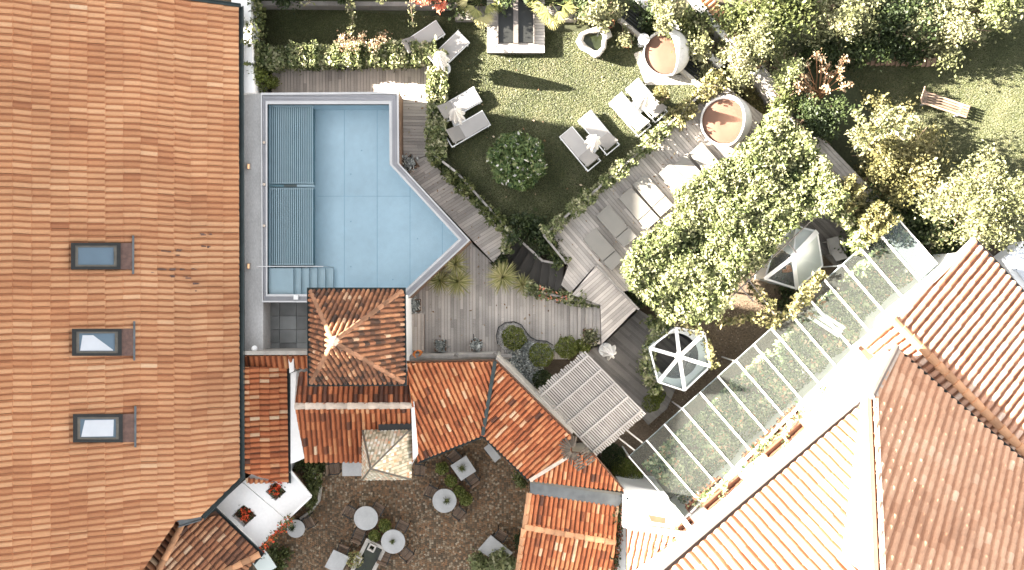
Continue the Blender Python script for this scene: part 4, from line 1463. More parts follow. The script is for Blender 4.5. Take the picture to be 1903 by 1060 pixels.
mb.prism(PS([(1156, 935), (1163, 935), (1163, 1090), (1140, 1090), (1148, 1000)], 2.2), -0.9, 2.2)
mb.build('wall', M['white'], t)
k = 650
yy = RN.uniform(935, 1075, k)
xx = 1153 - (yy - 935) * 0.10 + RN.normal(size=k) * 4
pt = np.array([np.array(P(a, b, 2.25 + 0.25 * random.random())) for a, b in zip(xx, yy)])
g = thing('trailing_geranium', 'row of trailing pink and white geraniums on the white wall edge', 'flowers', P(1150, 1000, 2.2))
leaves('foliage', pt, 0.11, M['leaf_fresh'], g)
leaves('blossoms', pt[::3] + np.array([0.05, 0.02, 0.1]), 0.08, M['leaf_red'], g)
#--PART3--
# ------------------------------------------------------------------ glass roof over the planting bed
zg0, zg1 = 1.9, 2.4
TA, TB = (1169, 849), (1665, 403)
BA, BB = (1267, 962), (1741, 491)
t = thing('glass_roof', 'long sloping glass roof with fifteen white bars over a flower bed', 'glass roof', P(1440, 700, -0.6))
def gp(f, e, lift=0.0):
    a = P(TA[0] + (TB[0] - TA[0]) * f, TA[1] + (TB[1] - TA[1]) * f, zg0)
    b = P(BA[0] + (BB[0] - BA[0]) * f, BA[1] + (BB[1] - BA[1]) * f, zg1)
    return a.lerp(b, e) + Vector((0, 0, lift))
NB = 15
for i in range(NB):
    f0, f1 = (i + 0.06) / NB, (i + 0.94) / NB
    mb = MB()
    q = [gp(f0, 0), gp(f1, 0), gp(f1, 1), gp(f0, 1)]
    mb.add(q + [p + Vector((0, 0, 0.012)) for p in q], [(3, 2, 1, 0), (4, 5, 6, 7), (0, 1, 5, 4), (1, 2, 6, 5), (2, 3, 7, 6), (3, 0, 4, 7)])
    o = mb.build('glass_pane', M['glassroof'] if i < NB - 1 else M['shaft'], t)
for i in range(NB + 1):
    mb = MB()
    f = i / NB
    mb.bar(gp(f, -0.01, 0.02), gp(f, 1.0, 0.02), 0.075 if i not in (0, NB) else 0.05, 0.07)
    mb.build('glazing_bar', M['paint'], t)
mb = MB()
mb.bar(gp(0, 0.0, -0.02), gp(1, 0.0, -0.02), 0.04, 0.05)
mb.build('eave_rail', M['shaft'], t)
for f in (0.0, 0.2, 0.4, 0.6, 0.8, 1.0):
    mb = MB()
    p = gp(f, 0.02)
    mb.bar(Vector((p.x, p.y, -0.6)), p - Vector((0, 0, 0.05)), 0.05, 0.05)
    mb.build('post', M['paint'], t)
bed = PS([(1190, 858), (1655, 425), (1720, 490), (1270, 935)], 0.4)
pt2 = scatter(bed, 34000)
hz = 0.75 + 0.35 * np.sin(pt2[:, 0] * 2.3 + 0.5) * np.cos(pt2[:, 1] * 2.7) + 0.5 * RN.random(len(pt2))
keep = (np.sin(pt2[:, 0] * 1.7 + pt2[:, 1] * 2.9) + np.cos(pt2[:, 1] * 3.7 - pt2[:, 0] * 1.1) + 0.5 * RN.normal(size=len(pt2))) > -1.1
pt2, hz = pt2[keep], hz[keep]
rn = np.clip(0.45 + 0.22 * np.sin(pt2[:, 0] * 6.1) * np.cos(pt2[:, 1] * 5.3) + 0.35 * (hz - 1.1) + 0.30 * RN.normal(size=len(pt2)), 0, 1)
o = leaves('foliage', np.stack([pt2[:, 0], pt2[:, 1], hz], 1), 0.16, M['leaf_mix'], None, 0.8, rn)
tag(o, 'blue-green flower bed with pink and orange blooms under the glass roof', 'flower bed', kind='stuff')
for k, (x, y, rot, lab) in enumerate(((1560, 660, 0.7, 'white timber bench half hidden under the glass roof'),)):
    g = thing('bench', lab, 'bench', P(1528, 598, 1.0), pdir(1, 0.65))
    b = MB()
    for i in range(3):
        b.box((0, -0.2 + i * 0.2, 0.45), (1.6, 0.15, 0.05))
    b.build('seat', M['paint'], g, local=True)
    for i in (-0.7, 0.7):
        b = MB()
        b.box((i, 0, 0.21), (0.07, 0.5, 0.42))
        b.build('leg', M['paint'], g, local=True)

# ------------------------------------------------------------------ slatted pergola
zp = 2.6
t = thing('slat_pergola', 'square pergola of thin grey slats over the dark deck', 'pergola', P(1097, 750, -0.1))
q0, q1, q2, q3 = P(1086, 654, zp), P(1199, 770, zp), P(1109, 846, zp), P(997, 730, zp)
mb = MB()
NS = 27
for i in range(NS):
    f = i / (NS - 1)
    a_, b_ = q0.lerp(q3, f), q1.lerp(q2, f)
    d = (a_ - b_).normalized() * random.uniform(0.0, 0.10)
    mb.bar(a_ + d, b_ - d * 0.5, 0.062, 0.05)
mb.build('slat_layer', M['slat'], t)
for f in (0.06, 0.28, 0.5, 0.72, 0.94):
    mb = MB()
    mb.bar(q0.lerp(q1, f) + Vector((0, 0, 0.04)), q3.lerp(q2, f) + Vector((0, 0, 0.04)), 0.07, 0.05)
    mb.build('cross_beam', M['slat'], t)
for p in (q0.lerp(q2, 0.05), q1.lerp(q3, 0.05), q2.lerp(q0, 0.05), q3.lerp(q1, 0.05)):
    mb = MB()
    mb.bar(Vector((p.x, p.y, -0.9)), p - Vector((0, 0, 0.05)), 0.1, 0.1)
    mb.build('post', M['slat'], t)
for x0, y0, x1, y1, lab in ((1150, 814, 1179, 837, 'thin pale beam nearest the pergola corner crossing to the glass roof'), (1165, 800, 1194, 823, 'thin pale beam further along, crossing from the pergola to the glass roof')):
    mb = MB()
    mb.bar(P(x0, y0, 2.3), P(x1, y1, 2.3), 0.06, 0.08)
    o = mb.build('tie_beam', M['slat'])
    tag(o, lab, 'beam')

# ------------------------------------------------------------------ hexagonal skylight house and glass polyhedron
t = thing('hexagonal_skylight', 'white hexagonal skylight with six spokes over a dark round shaft', 'skylight', P(1264, 666, -0.6))
hx = [(1256, 609), (1309, 619), (1320, 681), (1272, 726), (1223, 710), (1207, 647)]
zh = 1.5
hp = PS(hx, zh)
hub = P(1262.5, 663, 1.95)
cen = sum(hp, Vector()) / 6
mb = MB()
N = 36
cr = 0.98
ring = [Vector((cen.x - 0.12 + cr * math.cos(2 * math.pi * i / N), cen.y + 0.05 + cr * math.sin(2 * math.pi * i / N), 1.1)) for i in range(N)]
def hexpt(a):
    d = Vector((math.cos(a), math.sin(a)))
    best = None
    for i in range(6):
        p, q = hp[i] - cen, hp[(i + 1) % 6] - cen
        det = d.x * (p.y - q.y) - d.y * (p.x - q.x)
        if abs(det) < 1e-9:
            continue
        s = (p.x * (p.y - q.y) - p.y * (p.x - q.x)) / det
        u_ = (d.x * p.y - d.y * p.x) / det
        if s > 0 and -1e-6 <= u_ <= 1 + 1e-6:
            best = s
    return cen + Vector((d.x, d.y, 0)) * (best or 1.2) * 0.97
for i in range(N):
    a0, a1 = 2 * math.pi * i / N, 2 * math.pi * (i + 1) / N
    o0, o1 = hexpt(a0), hexpt(a1)
    mb.prism([ring[i], ring[(i + 1) % N], o1, o0], 0.9, 1.1)
mb.build('curb', M['paint'], t)
mb = MB()
for i in range(6):
    a_, b_ = hp[i], hp[(i + 1) % 6]
    mb.add([(a_.x, a_.y, -0.6), (b_.x, b_.y, -0.6), (b_.x, b_.y, zh - 0.05), (a_.x, a_.y, zh - 0.05)], [(0, 1, 2, 3)])
mb.build('side_glass', M['milk'], t)
mb = MB()
mb.lathe((cen.x - 0.12, cen.y + 0.05, -0.55), [(0.97, 0.0), (0.98, 1.6)], 36, closed=True)
mb.add([(cen.x - 0.12 + 0.98 * math.cos(2 * math.pi * i / N), cen.y + 0.05 + 0.98 * math.sin(2 * math.pi * i / N), -0.5) for i in range(N)], [tuple(range(N))])
mb.build('shaft', M['darkframe'], t)
for i in range(6):
    mb = MB()
    mb.bar(hub, hp[i] + Vector((0, 0, 0.05)), 0.15, 0.06)
    mb.build('spoke', M['paint'], t)
    mb = MB()
    mb.bar(hp[i], hp[(i + 1) % 6], 0.07, 0.08)
    mb.build('rim_bar', M['paint'], t)
mb = MB()
mb.lathe(hub - Vector((0, 0, 0.05)), [(0.2, 0), (0.18, 0.1), (0.05, 0.13)], 12)
mb.build('hub', M['paint'], t)
for i in (1, 2, 3):
    mb = MB()
    a_, b_ = hp[i], hp[(i + 1) % 6]
    mb.add([a_ - Vector((0, 0, 0.01)), b_ - Vector((0, 0, 0.01)), hub - Vector((0, 0, 0.01))], [(2, 1, 0)])
    mb.build('pane', M['shaft'], t)

t = thing('glass_polyhedron', 'faceted white-framed glass shelter half buried under the vine pergola', 'glass shelter', P(1480, 480, -0.6))
V = {'T': P(1474, 478, 2.3), 'I': P(1440, 455, 1.3), 'A': P(1479, 421, 1.2), 'B': P(1518, 431, 1.3), 'C': P(1528, 494, 0.4), 'D': P(1481, 537, 0.5), 'E': P(1421, 518, 1.0)}
for k, (f, mm) in enumerate(((('T', 'A', 'B'), 'milk'), (('T', 'B', 'C'), 'milk'), (('T', 'C', 'D'), 'milk'), (('T', 'D', 'E'), 'shaft'), (('T', 'E', 'I'), 'shaft'), (('T', 'I', 'A'), 'milk'))):
    mb = MB()
    mb.add([V[i] for i in f], [(0, 2, 1)])
    mb.build('pane', M[mm], t)
for a_, b_, w in (('T', 'B', 0.22), ('T', 'E', 0.16), ('T', 'D', 0.17), ('E', 'D', 0.08), ('D', 'C', 0.07), ('B', 'C', 0.06), ('A', 'B', 0.08), ('T', 'A', 0.06), ('I', 'E', 0.08), ('I', 'A', 0.06)):
    mb = MB()
    mb.bar(V[a_] + Vector((0, 0, 0.02)), V[b_] + Vector((0, 0, 0.02)), w, 0.06)
    mb.build('frame_bar', M['paint'], t)
mb = MB()
rim = ['A', 'B', 'C', 'D', 'E', 'I']
for i in range(6):
    a_, b_ = V[rim[i]], V[rim[(i + 1) % 6]]
    mb.add([(a_.x, a_.y, -0.6), (b_.x, b_.y, -0.6), b_, a_], [(0, 1, 2, 3)])
mb.build('lower_pane', M['shaft'], t)
g = thing('hanging_towel', 'orange towel hanging inside the glass shelter', 'towel', P(1463, 508, 0.2))
mb = MB()
mb.box(P(1463, 503, 0.7), (0.2, 0.14, 0.7), 0.2)
mb.lathe(P(1464, 497, 1.0), [(0.02, 0), (0.11, 0.05), (0.11, 0.15), (0.03, 0.2)], 8)
mb.build('cloth', M['orangecloth'], g)

# ------------------------------------------------------------------ loungers
def make_lounger(name, label, loc, rot, group):
    """head towards +x; mat, raised backrest, frame and four legs"""
    t = thing(name, label, 'lounger', loc, rot, group)
    L, W = 1.95, 0.70
    mb = MB()
    for s in (-1, 1):
        mb.box((0, s * (W / 2), 0.30), (L, 0.045, 0.07))
    for x in (-L / 2 + 0.02, L / 2 - 0.02, 0.25):
        mb.box((x, 0, 0.30), (0.045, W - 0.05, 0.06))
    mb.build('frame', M['paint'], t, local=True)
    mb = MB()
    mb.box((-0.35, 0, 0.36), (1.2, W - 0.06, 0.07))
    mb.build('seat_mat', M['fabric'], t, local=True)
    mb = MB()
    a = math.radians(40)
    mb.box((0.25 + 0.36 * math.cos(a), 0, 0.37 + 0.36 * math.sin(a)), (0.76, W - 0.06, 0.06), 0, -a)
    mb.build('backrest', M['fabric_head'], t, local=True)
    mb = MB()
    for s in (-1, 1):
        mb.bar((0.75, s * 0.28, 0.30), (0.66, s * 0.28, 0.58), 0.03, 0.03)
    mb.build('backrest_prop', M['paint'], t, local=True)
    for x in (-0.85, 0.85):
        for s in (-1, 1):
            mb = MB()
            mb.box((x, s * (W / 2 - 0.01), 0.13), (0.05, 0.05, 0.27))
            mb.build('leg', M['paint'], t, local=True)
    return t

zl_ = ZL
LG = [(1078, 277, 1057, 244, 1100, 306, 'light grey lounger fully in the shadow edge with raised end, left of a closed parasol'),
      (1113, 247, 0, 0, 0, 0, 'light grey lounger half in sun beside the closed parasol, right of its twin'),
      (1171, 213, 0, 0, 0, 0, 'sunlit lounger standing alone nearest the hedge-topped fence on the lawn'),
      (1202, 187, 0, 0, 0, 0, 'sunlit lounger closest to the small clipped ball tree'),
      (868, 240, 0, 0, 0, 0, 'shaded lounger beside the tall vine hedge near the round flower bush'),
      (852, 196, 0, 0, 0, 0, 'sunlit white lounger against the vine hedge above a shaded one'),
      (784, 74, 0, 0, 0, 0, 'striped-shadow lounger behind the corner of the pool hedge'),
      (832, 97, 0, 0, 0, 0, 'half-hidden lounger with grey cushion beside the hedge corner')]
LD = [(0.64, 0.77), (0.64, 0.77), (0.66, 0.75), (0.66, 0.75), (-0.86, 0.5), (-0.86, 0.5), (-0.83, 0.55), (-0.72, 0.69)]
proto = None
for (x, y, *_r, lab), d in zip(LG, LD):
    p = P(x, y, zl_ + 0.33)
    loc = (p.x, p.y, zl_)
    if proto is None:
        proto = make_lounger('garden_lounger', lab, loc, pdir(*d), 'white-framed loungers on the lawn')
    else:
        dup(proto, loc, pdir(*d), lab)

def make_flat(loc, rot, label):
    t = thing('deck_lounger', label, 'lounger', loc, rot, 'flat taupe loungers in a row on the deck')
    mb = MB()
    mb.box((-0.28, 0, 0.24), (1.28, 0.72, 0.12))
    mb.build('seat_mat', M['mat_taupe'], t, local=True)
    mb = MB()
    mb.box((0.66, 0, 0.27), (0.52, 0.72, 0.13), 0, -0.12)
    mb.build('headrest', M['mat_taupe'], t, local=True)
    mb = MB()
    mb.box((0, 0, 0.14), (1.84, 0.66, 0.06))
    mb.build('frame', M['greyframe'], t, local=True)
    for x in (-0.8, 0.8):
        for s in (-1, 1):
            mb = MB()
            mb.box((x, s * 0.28, 0.055), (0.06, 0.06, 0.11))
            mb.build('leg', M['greyframe'], t, local=True)
    return t
FL = [(1121, 464, 'flat taupe lounger at the stair end of the row, nearest the raised platform'),
      (1145, 421, 'second flat taupe lounger from the platform end, a gap on either side'),
      (1187, 388, 'third flat lounger from the platform end, touching its neighbour beyond'),
      (1213, 363, 'flat lounger crossed by the shadow edge, touching the one before it'),
      (1262, 342, 'flat lounger mostly hidden under the pergola leaves'),
      (1288, 328, 'sunlit flat lounger with leaf shadows, second from the round daybed'),
      (1318, 305, 'sunlit flat lounger closest to the round daybed on the deck')]
proto = None
for x, y, lab in FL:
    p = P(x, y, 0.85)
    loc = (p.x, p.y, 0.6)
    rot = pdir(0.66, 0.75)
    if proto is None:
        proto = make_flat(loc, rot, lab)
    else:
        dup(proto, loc, rot, lab)

# ------------------------------------------------------------------ closed parasols
def make_parasol(loc, label, lean=0.0):
    t = thing('closed_parasol', label, 'parasol', loc, lean, 'closed white parasols')
    mb = MB()
    mb.tube([(0, 0, 0), (0, 0, 2.65)], 0.022, 8)
    mb.build('pole', M['paint'], t, local=True)
    mb = MB()
    mb.lathe((0, 0, 0), [(0.02, 1.0), (0.29, 1.06), (0.28, 1.35), (0.20, 1.9), (0.10, 2.45), (0.015, 2.62)], 32, wob=lambda a, k: 0.32 * math.cos(8 * a + 0.4 * k) + 0.1 * math.sin(3 * a))
    mb.build('canopy', M['cloth'], t, local=True)
    mb = MB()
    mb.lathe((0, 0, 0), [(0.31, 0.0), (0.31, 0.06), (0.28, 0.075), (0.06, 0.09), (0.05, 0.3)], 24)
    mb.build('base', M['paint'], t, local=True)
    return t
def at_base(x, y, z):
    p = P(x, y, z)
    return (p.x, p.y, z)
proto = make_parasol(at_base(1103, 263, ZL), 'closed white parasol between two lawn loungers in the shadow edge')
b = P(1104, 262, ZL + 1.8); proto.location = (b.x, b.y, ZL); proto['wl'] = [b.x, b.y, ZL]
for x, y, z, lab in ((1195, 183, ZL, 'closed parasol rising between the two sunlit lawn loungers'), (848, 211, ZL, 'closed parasol crammed between vine hedge and two loungers'), (1134, 656, -0.1, 'bright white closed parasol standing alone on the dark deck'), (818, 108, ZL, 'closed parasol at the hedge corner throwing a long pointed shadow')):
    b = P(x, y, z + 1.8)
    dup(proto, (b.x, b.y, z), random.random() * 3, lab)

# ------------------------------------------------------------------ round daybeds
def daybed(x, y, z, r, th, hood_dir, label):
    c = P(x, y, z + 0.55)
    t = thing('round_daybed', label, 'daybed', (c.x, c.y, z))
    mb = MB()
    prof = [(r * 0.62, 0.0), (r * 0.86, 0.18), (r * 0.98, 0.42), (r, 0.58), (r * 0.95, 0.60), (r * 0.90, 0.44), (r * 0.86, 0.40)]
    mb.lathe((c.x, c.y, z), prof, 48, closed=True)
    mb.build('basket', M['weave'], t, smooth=True)
    mb = MB()
    mb.lathe((c.x, c.y, z), [(r * 0.5, 0.2), (r * 0.88, 0.32), (r * 0.89, 0.44), (r * 0.84, 0.50), (r * 0.3, 0.52)], 40)
    mb.build('cushion', M['cushion'], t, smooth=True)
    mb = MB()
    a = pdir(*hood_dir)
    d = Vector((math.cos(a), math.sin(a), 0))
    e = Vector((-d.y, d.x, 0))
    c0 = Vector((c.x, c.y, z + 0.58))
    nphi, nt = 12, 28
    vs, fs = [], []
    for lay, rr in ((0, r * 1.01), (1, r * 0.95)):
        for i in range(nphi + 1):
            ph = math.radians(th) * i / nphi
            for j in range(nt + 1):
                tt = math.pi * j / nt
                vs.append(c0 + e * (rr * math.cos(tt)) + (d * math.cos(ph) + Vector((0, 0, 1)) * math.sin(ph)) * (rr * math.sin(tt)))
    o1 = (nphi + 1) * (nt + 1)
    for i in range(nphi):
        for j in range(nt):
            k = i * (nt + 1) + j
            fs.append((k, k + 1, k + nt + 2, k + nt + 1))
            fs.append((o1 + k, o1 + k + nt + 1, o1 + k + nt + 2, o1 + k + 1))
    for j in range(nt):
        k = nphi * (nt + 1) + j
        fs.append((k, k + 1, o1 + k + 1, o1 + k))
    mb.add(vs, fs)
    mb.build('hood', M['weave'], t, smooth=True)
    return t
daybed(1238, 99, ZL, 1.0, 78, (1, -0.25), 'round daybed with big white hood on the lawn path by the iron grating')
daybed(1348, 225, 0.6, 1.08, 60, (1, -0.1), 'round brown daybed with low hood at the end of the lounger deck')

# ------------------------------------------------------------------ courtyard tables and chairs
ZC = -0.5
def chair_parts(t):
    mb = MB()
    for i in range(6):
        mb.box((-0.19 + i * 0.075, 0, 0.45), (0.058, 0.44, 0.025))
    mb.build('seat', M['chairwood'], t, local=True)
    mb = MB()
    for i in range(3):
        mb.box((0.24 + i * 0.02, 0, 0.6 + i * 0.11), (0.025, 0.44, 0.08), 0, 0.2)
    mb.build('backrest', M['chairwood'], t, local=True)
    for s in (-1, 1):
        mb = MB()
        mb.bar((-0.18, s * 0.24, 0.66), (0.26, s * 0.24, 0.66), 0.045, 0.03)
        mb.build('armrest', M['iron'], t, local=True)
        for x in (-0.19, 0.22):
            mb = MB()
            mb.bar((x, s * 0.24, 0.0), (x, s * 0.24, 0.66 if x < 0 else 0.85), 0.03, 0.03)
            mb.build('leg', M['iron'], t, local=True)
cproto = None
def chair(x, y, face, label):
    """face: photo direction the chair's back points to"""
    global cproto
    p = P(x, y, ZC + 0.45)
    loc, rot = (p.x, p.y, ZC), pdir(*face)
    if cproto is None:
        cproto = thing('slatted_chair', label, 'chair', loc, rot, 'slatted chairs in the courtyard')
        chair_parts(cproto)
        return cproto
    return dup(cproto, loc, rot, label)
def tuft(name, label, x, y, z, s, material, n=50):
    v, r = blades(tuple(P(x, y, z)), n, s, 0.022, 0.0, 1.4)
    p = P(x, y, z)
    t = thing(name, label, 'plant', p)
    quads('foliage', np.array(v), np.array(r), M[material], t)
    mb = MB()
    mb.lathe(p - Vector((0, 0, 0.10)), [(0.07, 0), (0.09, 0.1), (0.08, 0.11)], 10)
    mb.build('pot', M['iron'], t)
    return t
def table(x, y, r, label, square=None):
    z = ZC + 0.75
    c = P(x, y, z)
    t = thing('stone_table', label, 'table', (c.x, c.y, ZC), 0.0, 'stone-topped tables in the courtyard')
    mb = MB()
    if square is None:
        mb.lathe((c.x, c.y, ZC), [(r * 0.97, 0.70), (r, 0.715), (r, 0.74), (r * 0.985, 0.75)], 40)
    else:
        mb.prism([tuple(P(a, b, z))[:2] for a, b in square], z - 0.05, z)
    mb.build('table_top', M['marble'], t)
    mb = MB()
    mb.lathe((c.x, c.y, ZC), [(0.28, 0), (0.26, 0.04), (0.05, 0.08), (0.045, 0.66), (0.15, 0.69)], 14)
    mb.build('pedestal', M['iron'], t)
    return t
table(680, 963.5, 0.53, 'larger round stone table in the middle left, bare top')
table(730.5, 1007, 0.53, 'round stone table low centre with a small grass pot')
table(826, 931, 0.53, 'round stone table on the right with a spiky plant pot')
table(549.5, 983, 0.40, 'small round greyer table by the white terrace roof')
table(860, 870, 0, 'square stone table turned diagonal with a spiky plant, under the bent wing', [(837, 866), (866, 847), (885, 876), (857, 894)])
table(627, 1042, 0, 'square stone table at the bottom edge next to the fountain', [(620, 1022), (650, 1036), (632, 1068), (603, 1054)])
table(654, 872, 0, 'square stone table half under the house eave left of the turret', [(636, 846), (673, 846), (673, 885), (636, 885)])
table(920, 1012, 0, 'square stone table half covered by leafy bush near the south wing', [(912, 995), (953, 1028), (930, 1050), (888, 1022)])
table(912, 842, 0, 'long narrow stone slab table against the bent wing eave', [(909, 825), (931, 850), (920, 860), (899, 833)])
for x, y, f, lab in ((652, 950, (-1, -0.6), 'chair left of the bare round table'), (703, 945, (0.6, -1), 'chair right above the bare round table'), (668, 993, (-0.4, 1), 'shadowed chair below the bare round table'),
                     (748, 977, (0.5, -1), 'chair above the low centre round table'), (715, 1033, (-0.4, 1), 'chair below left of the low centre round table'), (756, 1028, (0.8, 0.7), 'chair lower right of the low centre round table'),
                     (803, 913, (-1, -0.5), 'chair upper left of the right-hand round table'), (853, 952, (0.8, 0.7), 'chair lower right of the right-hand round table'),
                     (846, 849, (-0.7, -0.8), 'chair above the diagonal square table'), (878, 889, (0.6, 0.8), 'chair below the diagonal square table'),
                     (638, 1022, (0.4, -1), 'chair behind the square table at the bottom edge'), (930, 995, (0.5, -0.8), 'chair in the dark corner by the south wing table'),
                     (622, 870, (-1, 0.1), 'dark chair left of the table under the house eave'), (779, 872, (1, 0.1), 'chair right of the glazed turret'), (574, 970, (0.9, -0.5), 'dark chair at the small round greyer table')):
    chair(x, y, f, lab)
tuft('table_plant', 'spiky plant on the right-hand round table', 830, 931, ZC + 0.86, 0.24, 'leaf_fresh')
tuft('table_plant', 'small grassy plant on the low centre round table', 729, 1007, ZC + 0.86, 0.17, 'leaf_fresh')
tuft('table_plant', 'spiky plant on the diagonal square table', 858, 870, ZC + 0.86, 0.26, 'leaf_fresh')
tuft('table_plant', 'leafy plant on the small greyer table', 543, 982, ZC + 0.86, 0.22, 'leaf_dark')
tuft('table_plant', 'small plant on the table under the eave', 650, 856, ZC + 0.86, 0.18, 'leaf_fresh')
# fountain trough
t = thing('stone_fountain', 'pale stone trough fountain with dark water and two spout blocks', 'fountain', P(682, 1042, ZC))
fa = pdir(0.45, -0.9)
m2 = Matrix.Rotation(fa, 3, 'Z')
def fp(x, y, z):
    c = P(684, 1042, ZC + 0.6)
    v = m2 @ Vector((x, y, 0))
    return Vector((c.x + v.x, c.y + v.y, ZC + z))
mb = MB()
for x, y, sx, sy in ((0, 0.42, 1.7, 0.16), (0, -0.42, 1.7, 0.16), (0.78, 0, 0.14, 0.68), (-0.78, 0, 0.14, 0.68)):
    mb.box(fp(x, y, 0.3), (sx, sy, 0.6), fa)
mb.build('basin', M['stone'], t)
mb = MB()
mb.box(fp(0, 0, 0.28), (1.42, 0.68, 0.42), fa)
mb.build('water', M['pond'], t)
for x, y in ((0.62, 0.1), (-0.15, 0.42)):
    mb = MB()
    for s in (-1, 1):
        mb.box(fp(x + s * 0.13, y, 0.68), (0.07, 0.32, 0.16), fa)
        mb.box(fp(x, y + s * 0.13, 0.68), (0.19, 0.07, 0.16), fa)
    mb.build('spout_block', M['stone'], t)

# ------------------------------------------------------------------ small things on the decks
def planter(x, y, z, s, label, material='leaf_silver', rot=0.0, h=0.38):
    c = P(x, y, z + h)
    t = thing('planter_box', label, 'planter', (c.x, c.y, z))
    mb = MB()
    for a in (0, 1, 2, 3):
        q = rot + a * math.pi / 2
        mb.box((c.x + math.cos(q) * s * 0.5, c.y + math.sin(q) * s * 0.5, z + h / 2), (0.04, s + 0.04, h), q)
    mb.build('box', M['wood_brown'], t)
    mb = MB()
    mb.box((c.x, c.y, z + h * 0.4), (s * 0.94, s * 0.94, h * 0.8), rot)
    mb.build('soil', M['soil'], t)
    pt = np.array([c.x, c.y, z + h + 0.08]) + RN.normal(size=(420, 3)) * np.array([s * 0.28, s * 0.28, 0.06])
    leaves('foliage', pt, 0.10, M[material], t)
    return t
planter(761, 304, 0.0, 0.55, 'dark box of silvery succulents in the pool bend on the slanting deck', rot=0.6)
planter(769, 568, -0.25, 0.52, 'box of silvery succulents by the tower corner under the pool point')
planter(818, 643, -0.25, 0.46, 'box of pale succulents by the beam wall, left of a shovel')
planter(885, 642, -0.25, 0.42, 'box of pale succulents with a black shovel standing behind it')
planter(1098, 626, -0.1, 0.62, 'box of cream flowers beside the wooden steps', 'leaf_pale')
t = thing('garden_spade', 'black spade standing behind a succulent box', 'spade', P(880, 633, -0.25))
mb = MB()
mb.tube([P(881, 632, -0.2), P(880, 622, 0.9)], 0.018, 6)
mb.build('shaft', M['iron'], t)
mb = MB()
mb.bar(P(881, 636, -0.24), P(881, 630, 0.1), 0.18, 0.02)
mb.build('blade', M['iron'], t)
t = thing('wood_bench', 'low bench of vertical boards against the tower wall', 'bench', P(772, 620, -0.25))
mb = MB()
boards(mb, PS([(758, 583), (788, 583), (788, 652), (758, 652)], 0.2), 0.2, math.pi / 2, 0.15)
mb.build('seat', M['wood_warm'], t)
mb = MB()
mb.prism(PS([(759, 585), (787, 585), (787, 651), (759, 651)], 0.2), -0.25, 0.16)
mb.build('base', M['wood_brown'], t)
t = thing('hose_coil', 'orange hose heaped at the foot of the beam wall', 'hose', P(775, 660, -0.2))
mb = MB()
c = P(776, 658, 1.03)
mb.tube([c + Vector((0.22 * math.cos(k * 0.7) * (1 - k / 60), 0.16 * math.sin(k * 0.7 + 0.3), 0.06 + 0.004 * k)) for k in range(34)], 0.022, 6)
mb.build('hose', M['orangecloth'], t)
for x, y, lab in ((462.5, 310, 'small glowing path light beside the middle of the pool'), (462.5, 495, 'small glowing path light level with the pool handrail')):
    t = thing('path_light', lab, 'light', P(x, y, 1.3))
    mb = MB()
    c = P(x, y, 1.36)
    mb.box(c, (0.17, 0.26, 0.1))
    mb.build('housing', M['wood_grey'], t)
    mb = MB()
    mb.box(c + Vector((0, 0, 0.06)), (0.07, 0.19, 0.02))
    mb.build('lamp', M['lamp'], t)
t = thing('mushroom_vent', 'small white mushroom vent on the stone path by the narrow roof', 'vent', P(473, 655, 1.3))
mb = MB()
mb.tube([P(473, 655, 1.3), P(473, 650, 1.75)], 0.03, 8)
mb.build('pipe', M['paint'], t)
mb = MB()
mb.lathe(P(473, 648, 1.75), [(0.13, 0), (0.12, 0.04), (0.06, 0.09), (0.01, 0.1)], 14)
mb.build('cap', M['paint'], t)

# pebble bed with ball shrubs
t = thing('pebble_border', 'curved pebble border with thin metal edge on the lower deck', 'flower bed', P(960, 640, -0.22))
edge = [(925, 640), (922, 625), (926, 609), (938, 600), (955, 598), (969, 604), (977, 616), (985, 626), (998, 633), (1015, 634), (1028, 642), (1040, 655), (1000, 672), (950, 664)]
mb = MB()
mb.prism(PS(edge, -0.2), -0.6, -0.2)
mb.build('bed', M['mortarbed'], t)
mb = MB()
pp = scatter([tuple(P(a, b, -0.2))[:2] for a, b in edge], 2600)
for x, y in pp:
    r = random.uniform(0.02, 0.045)
    mb.lathe((x, y, -0.21), [(r * 0.8, 0), (r, r * 0.4), (r * 0.5, r * 0.75)], 6)
mb.build('pebble_layer', M['pebble'], t)
mb = MB()
mb.sweep(PS(edge[:11], -0.14), [(-0.015, -0.1), (-0.015, 0.04), (0.015, 0.04), (0.015, -0.1)])
mb.build('edging', M['iron'], t)
pt2 = scatter([tuple(P(a, b, 0))[:2] for a, b in [(942, 660), (975, 632), (1030, 650), (1000, 700), (985, 722), (955, 690)]], 3800)
z = -0.1 + 0.25 * RN.random(len(pt2))
o = leaves('ground_cover', np.stack([pt2[:, 0], pt2[:, 1], z], 1), 0.085, M['leaf_silver'], None, 0.8)
tag(o, 'silvery grey cushion plants spreading round the clipped balls', 'ground cover', kind='stuff')

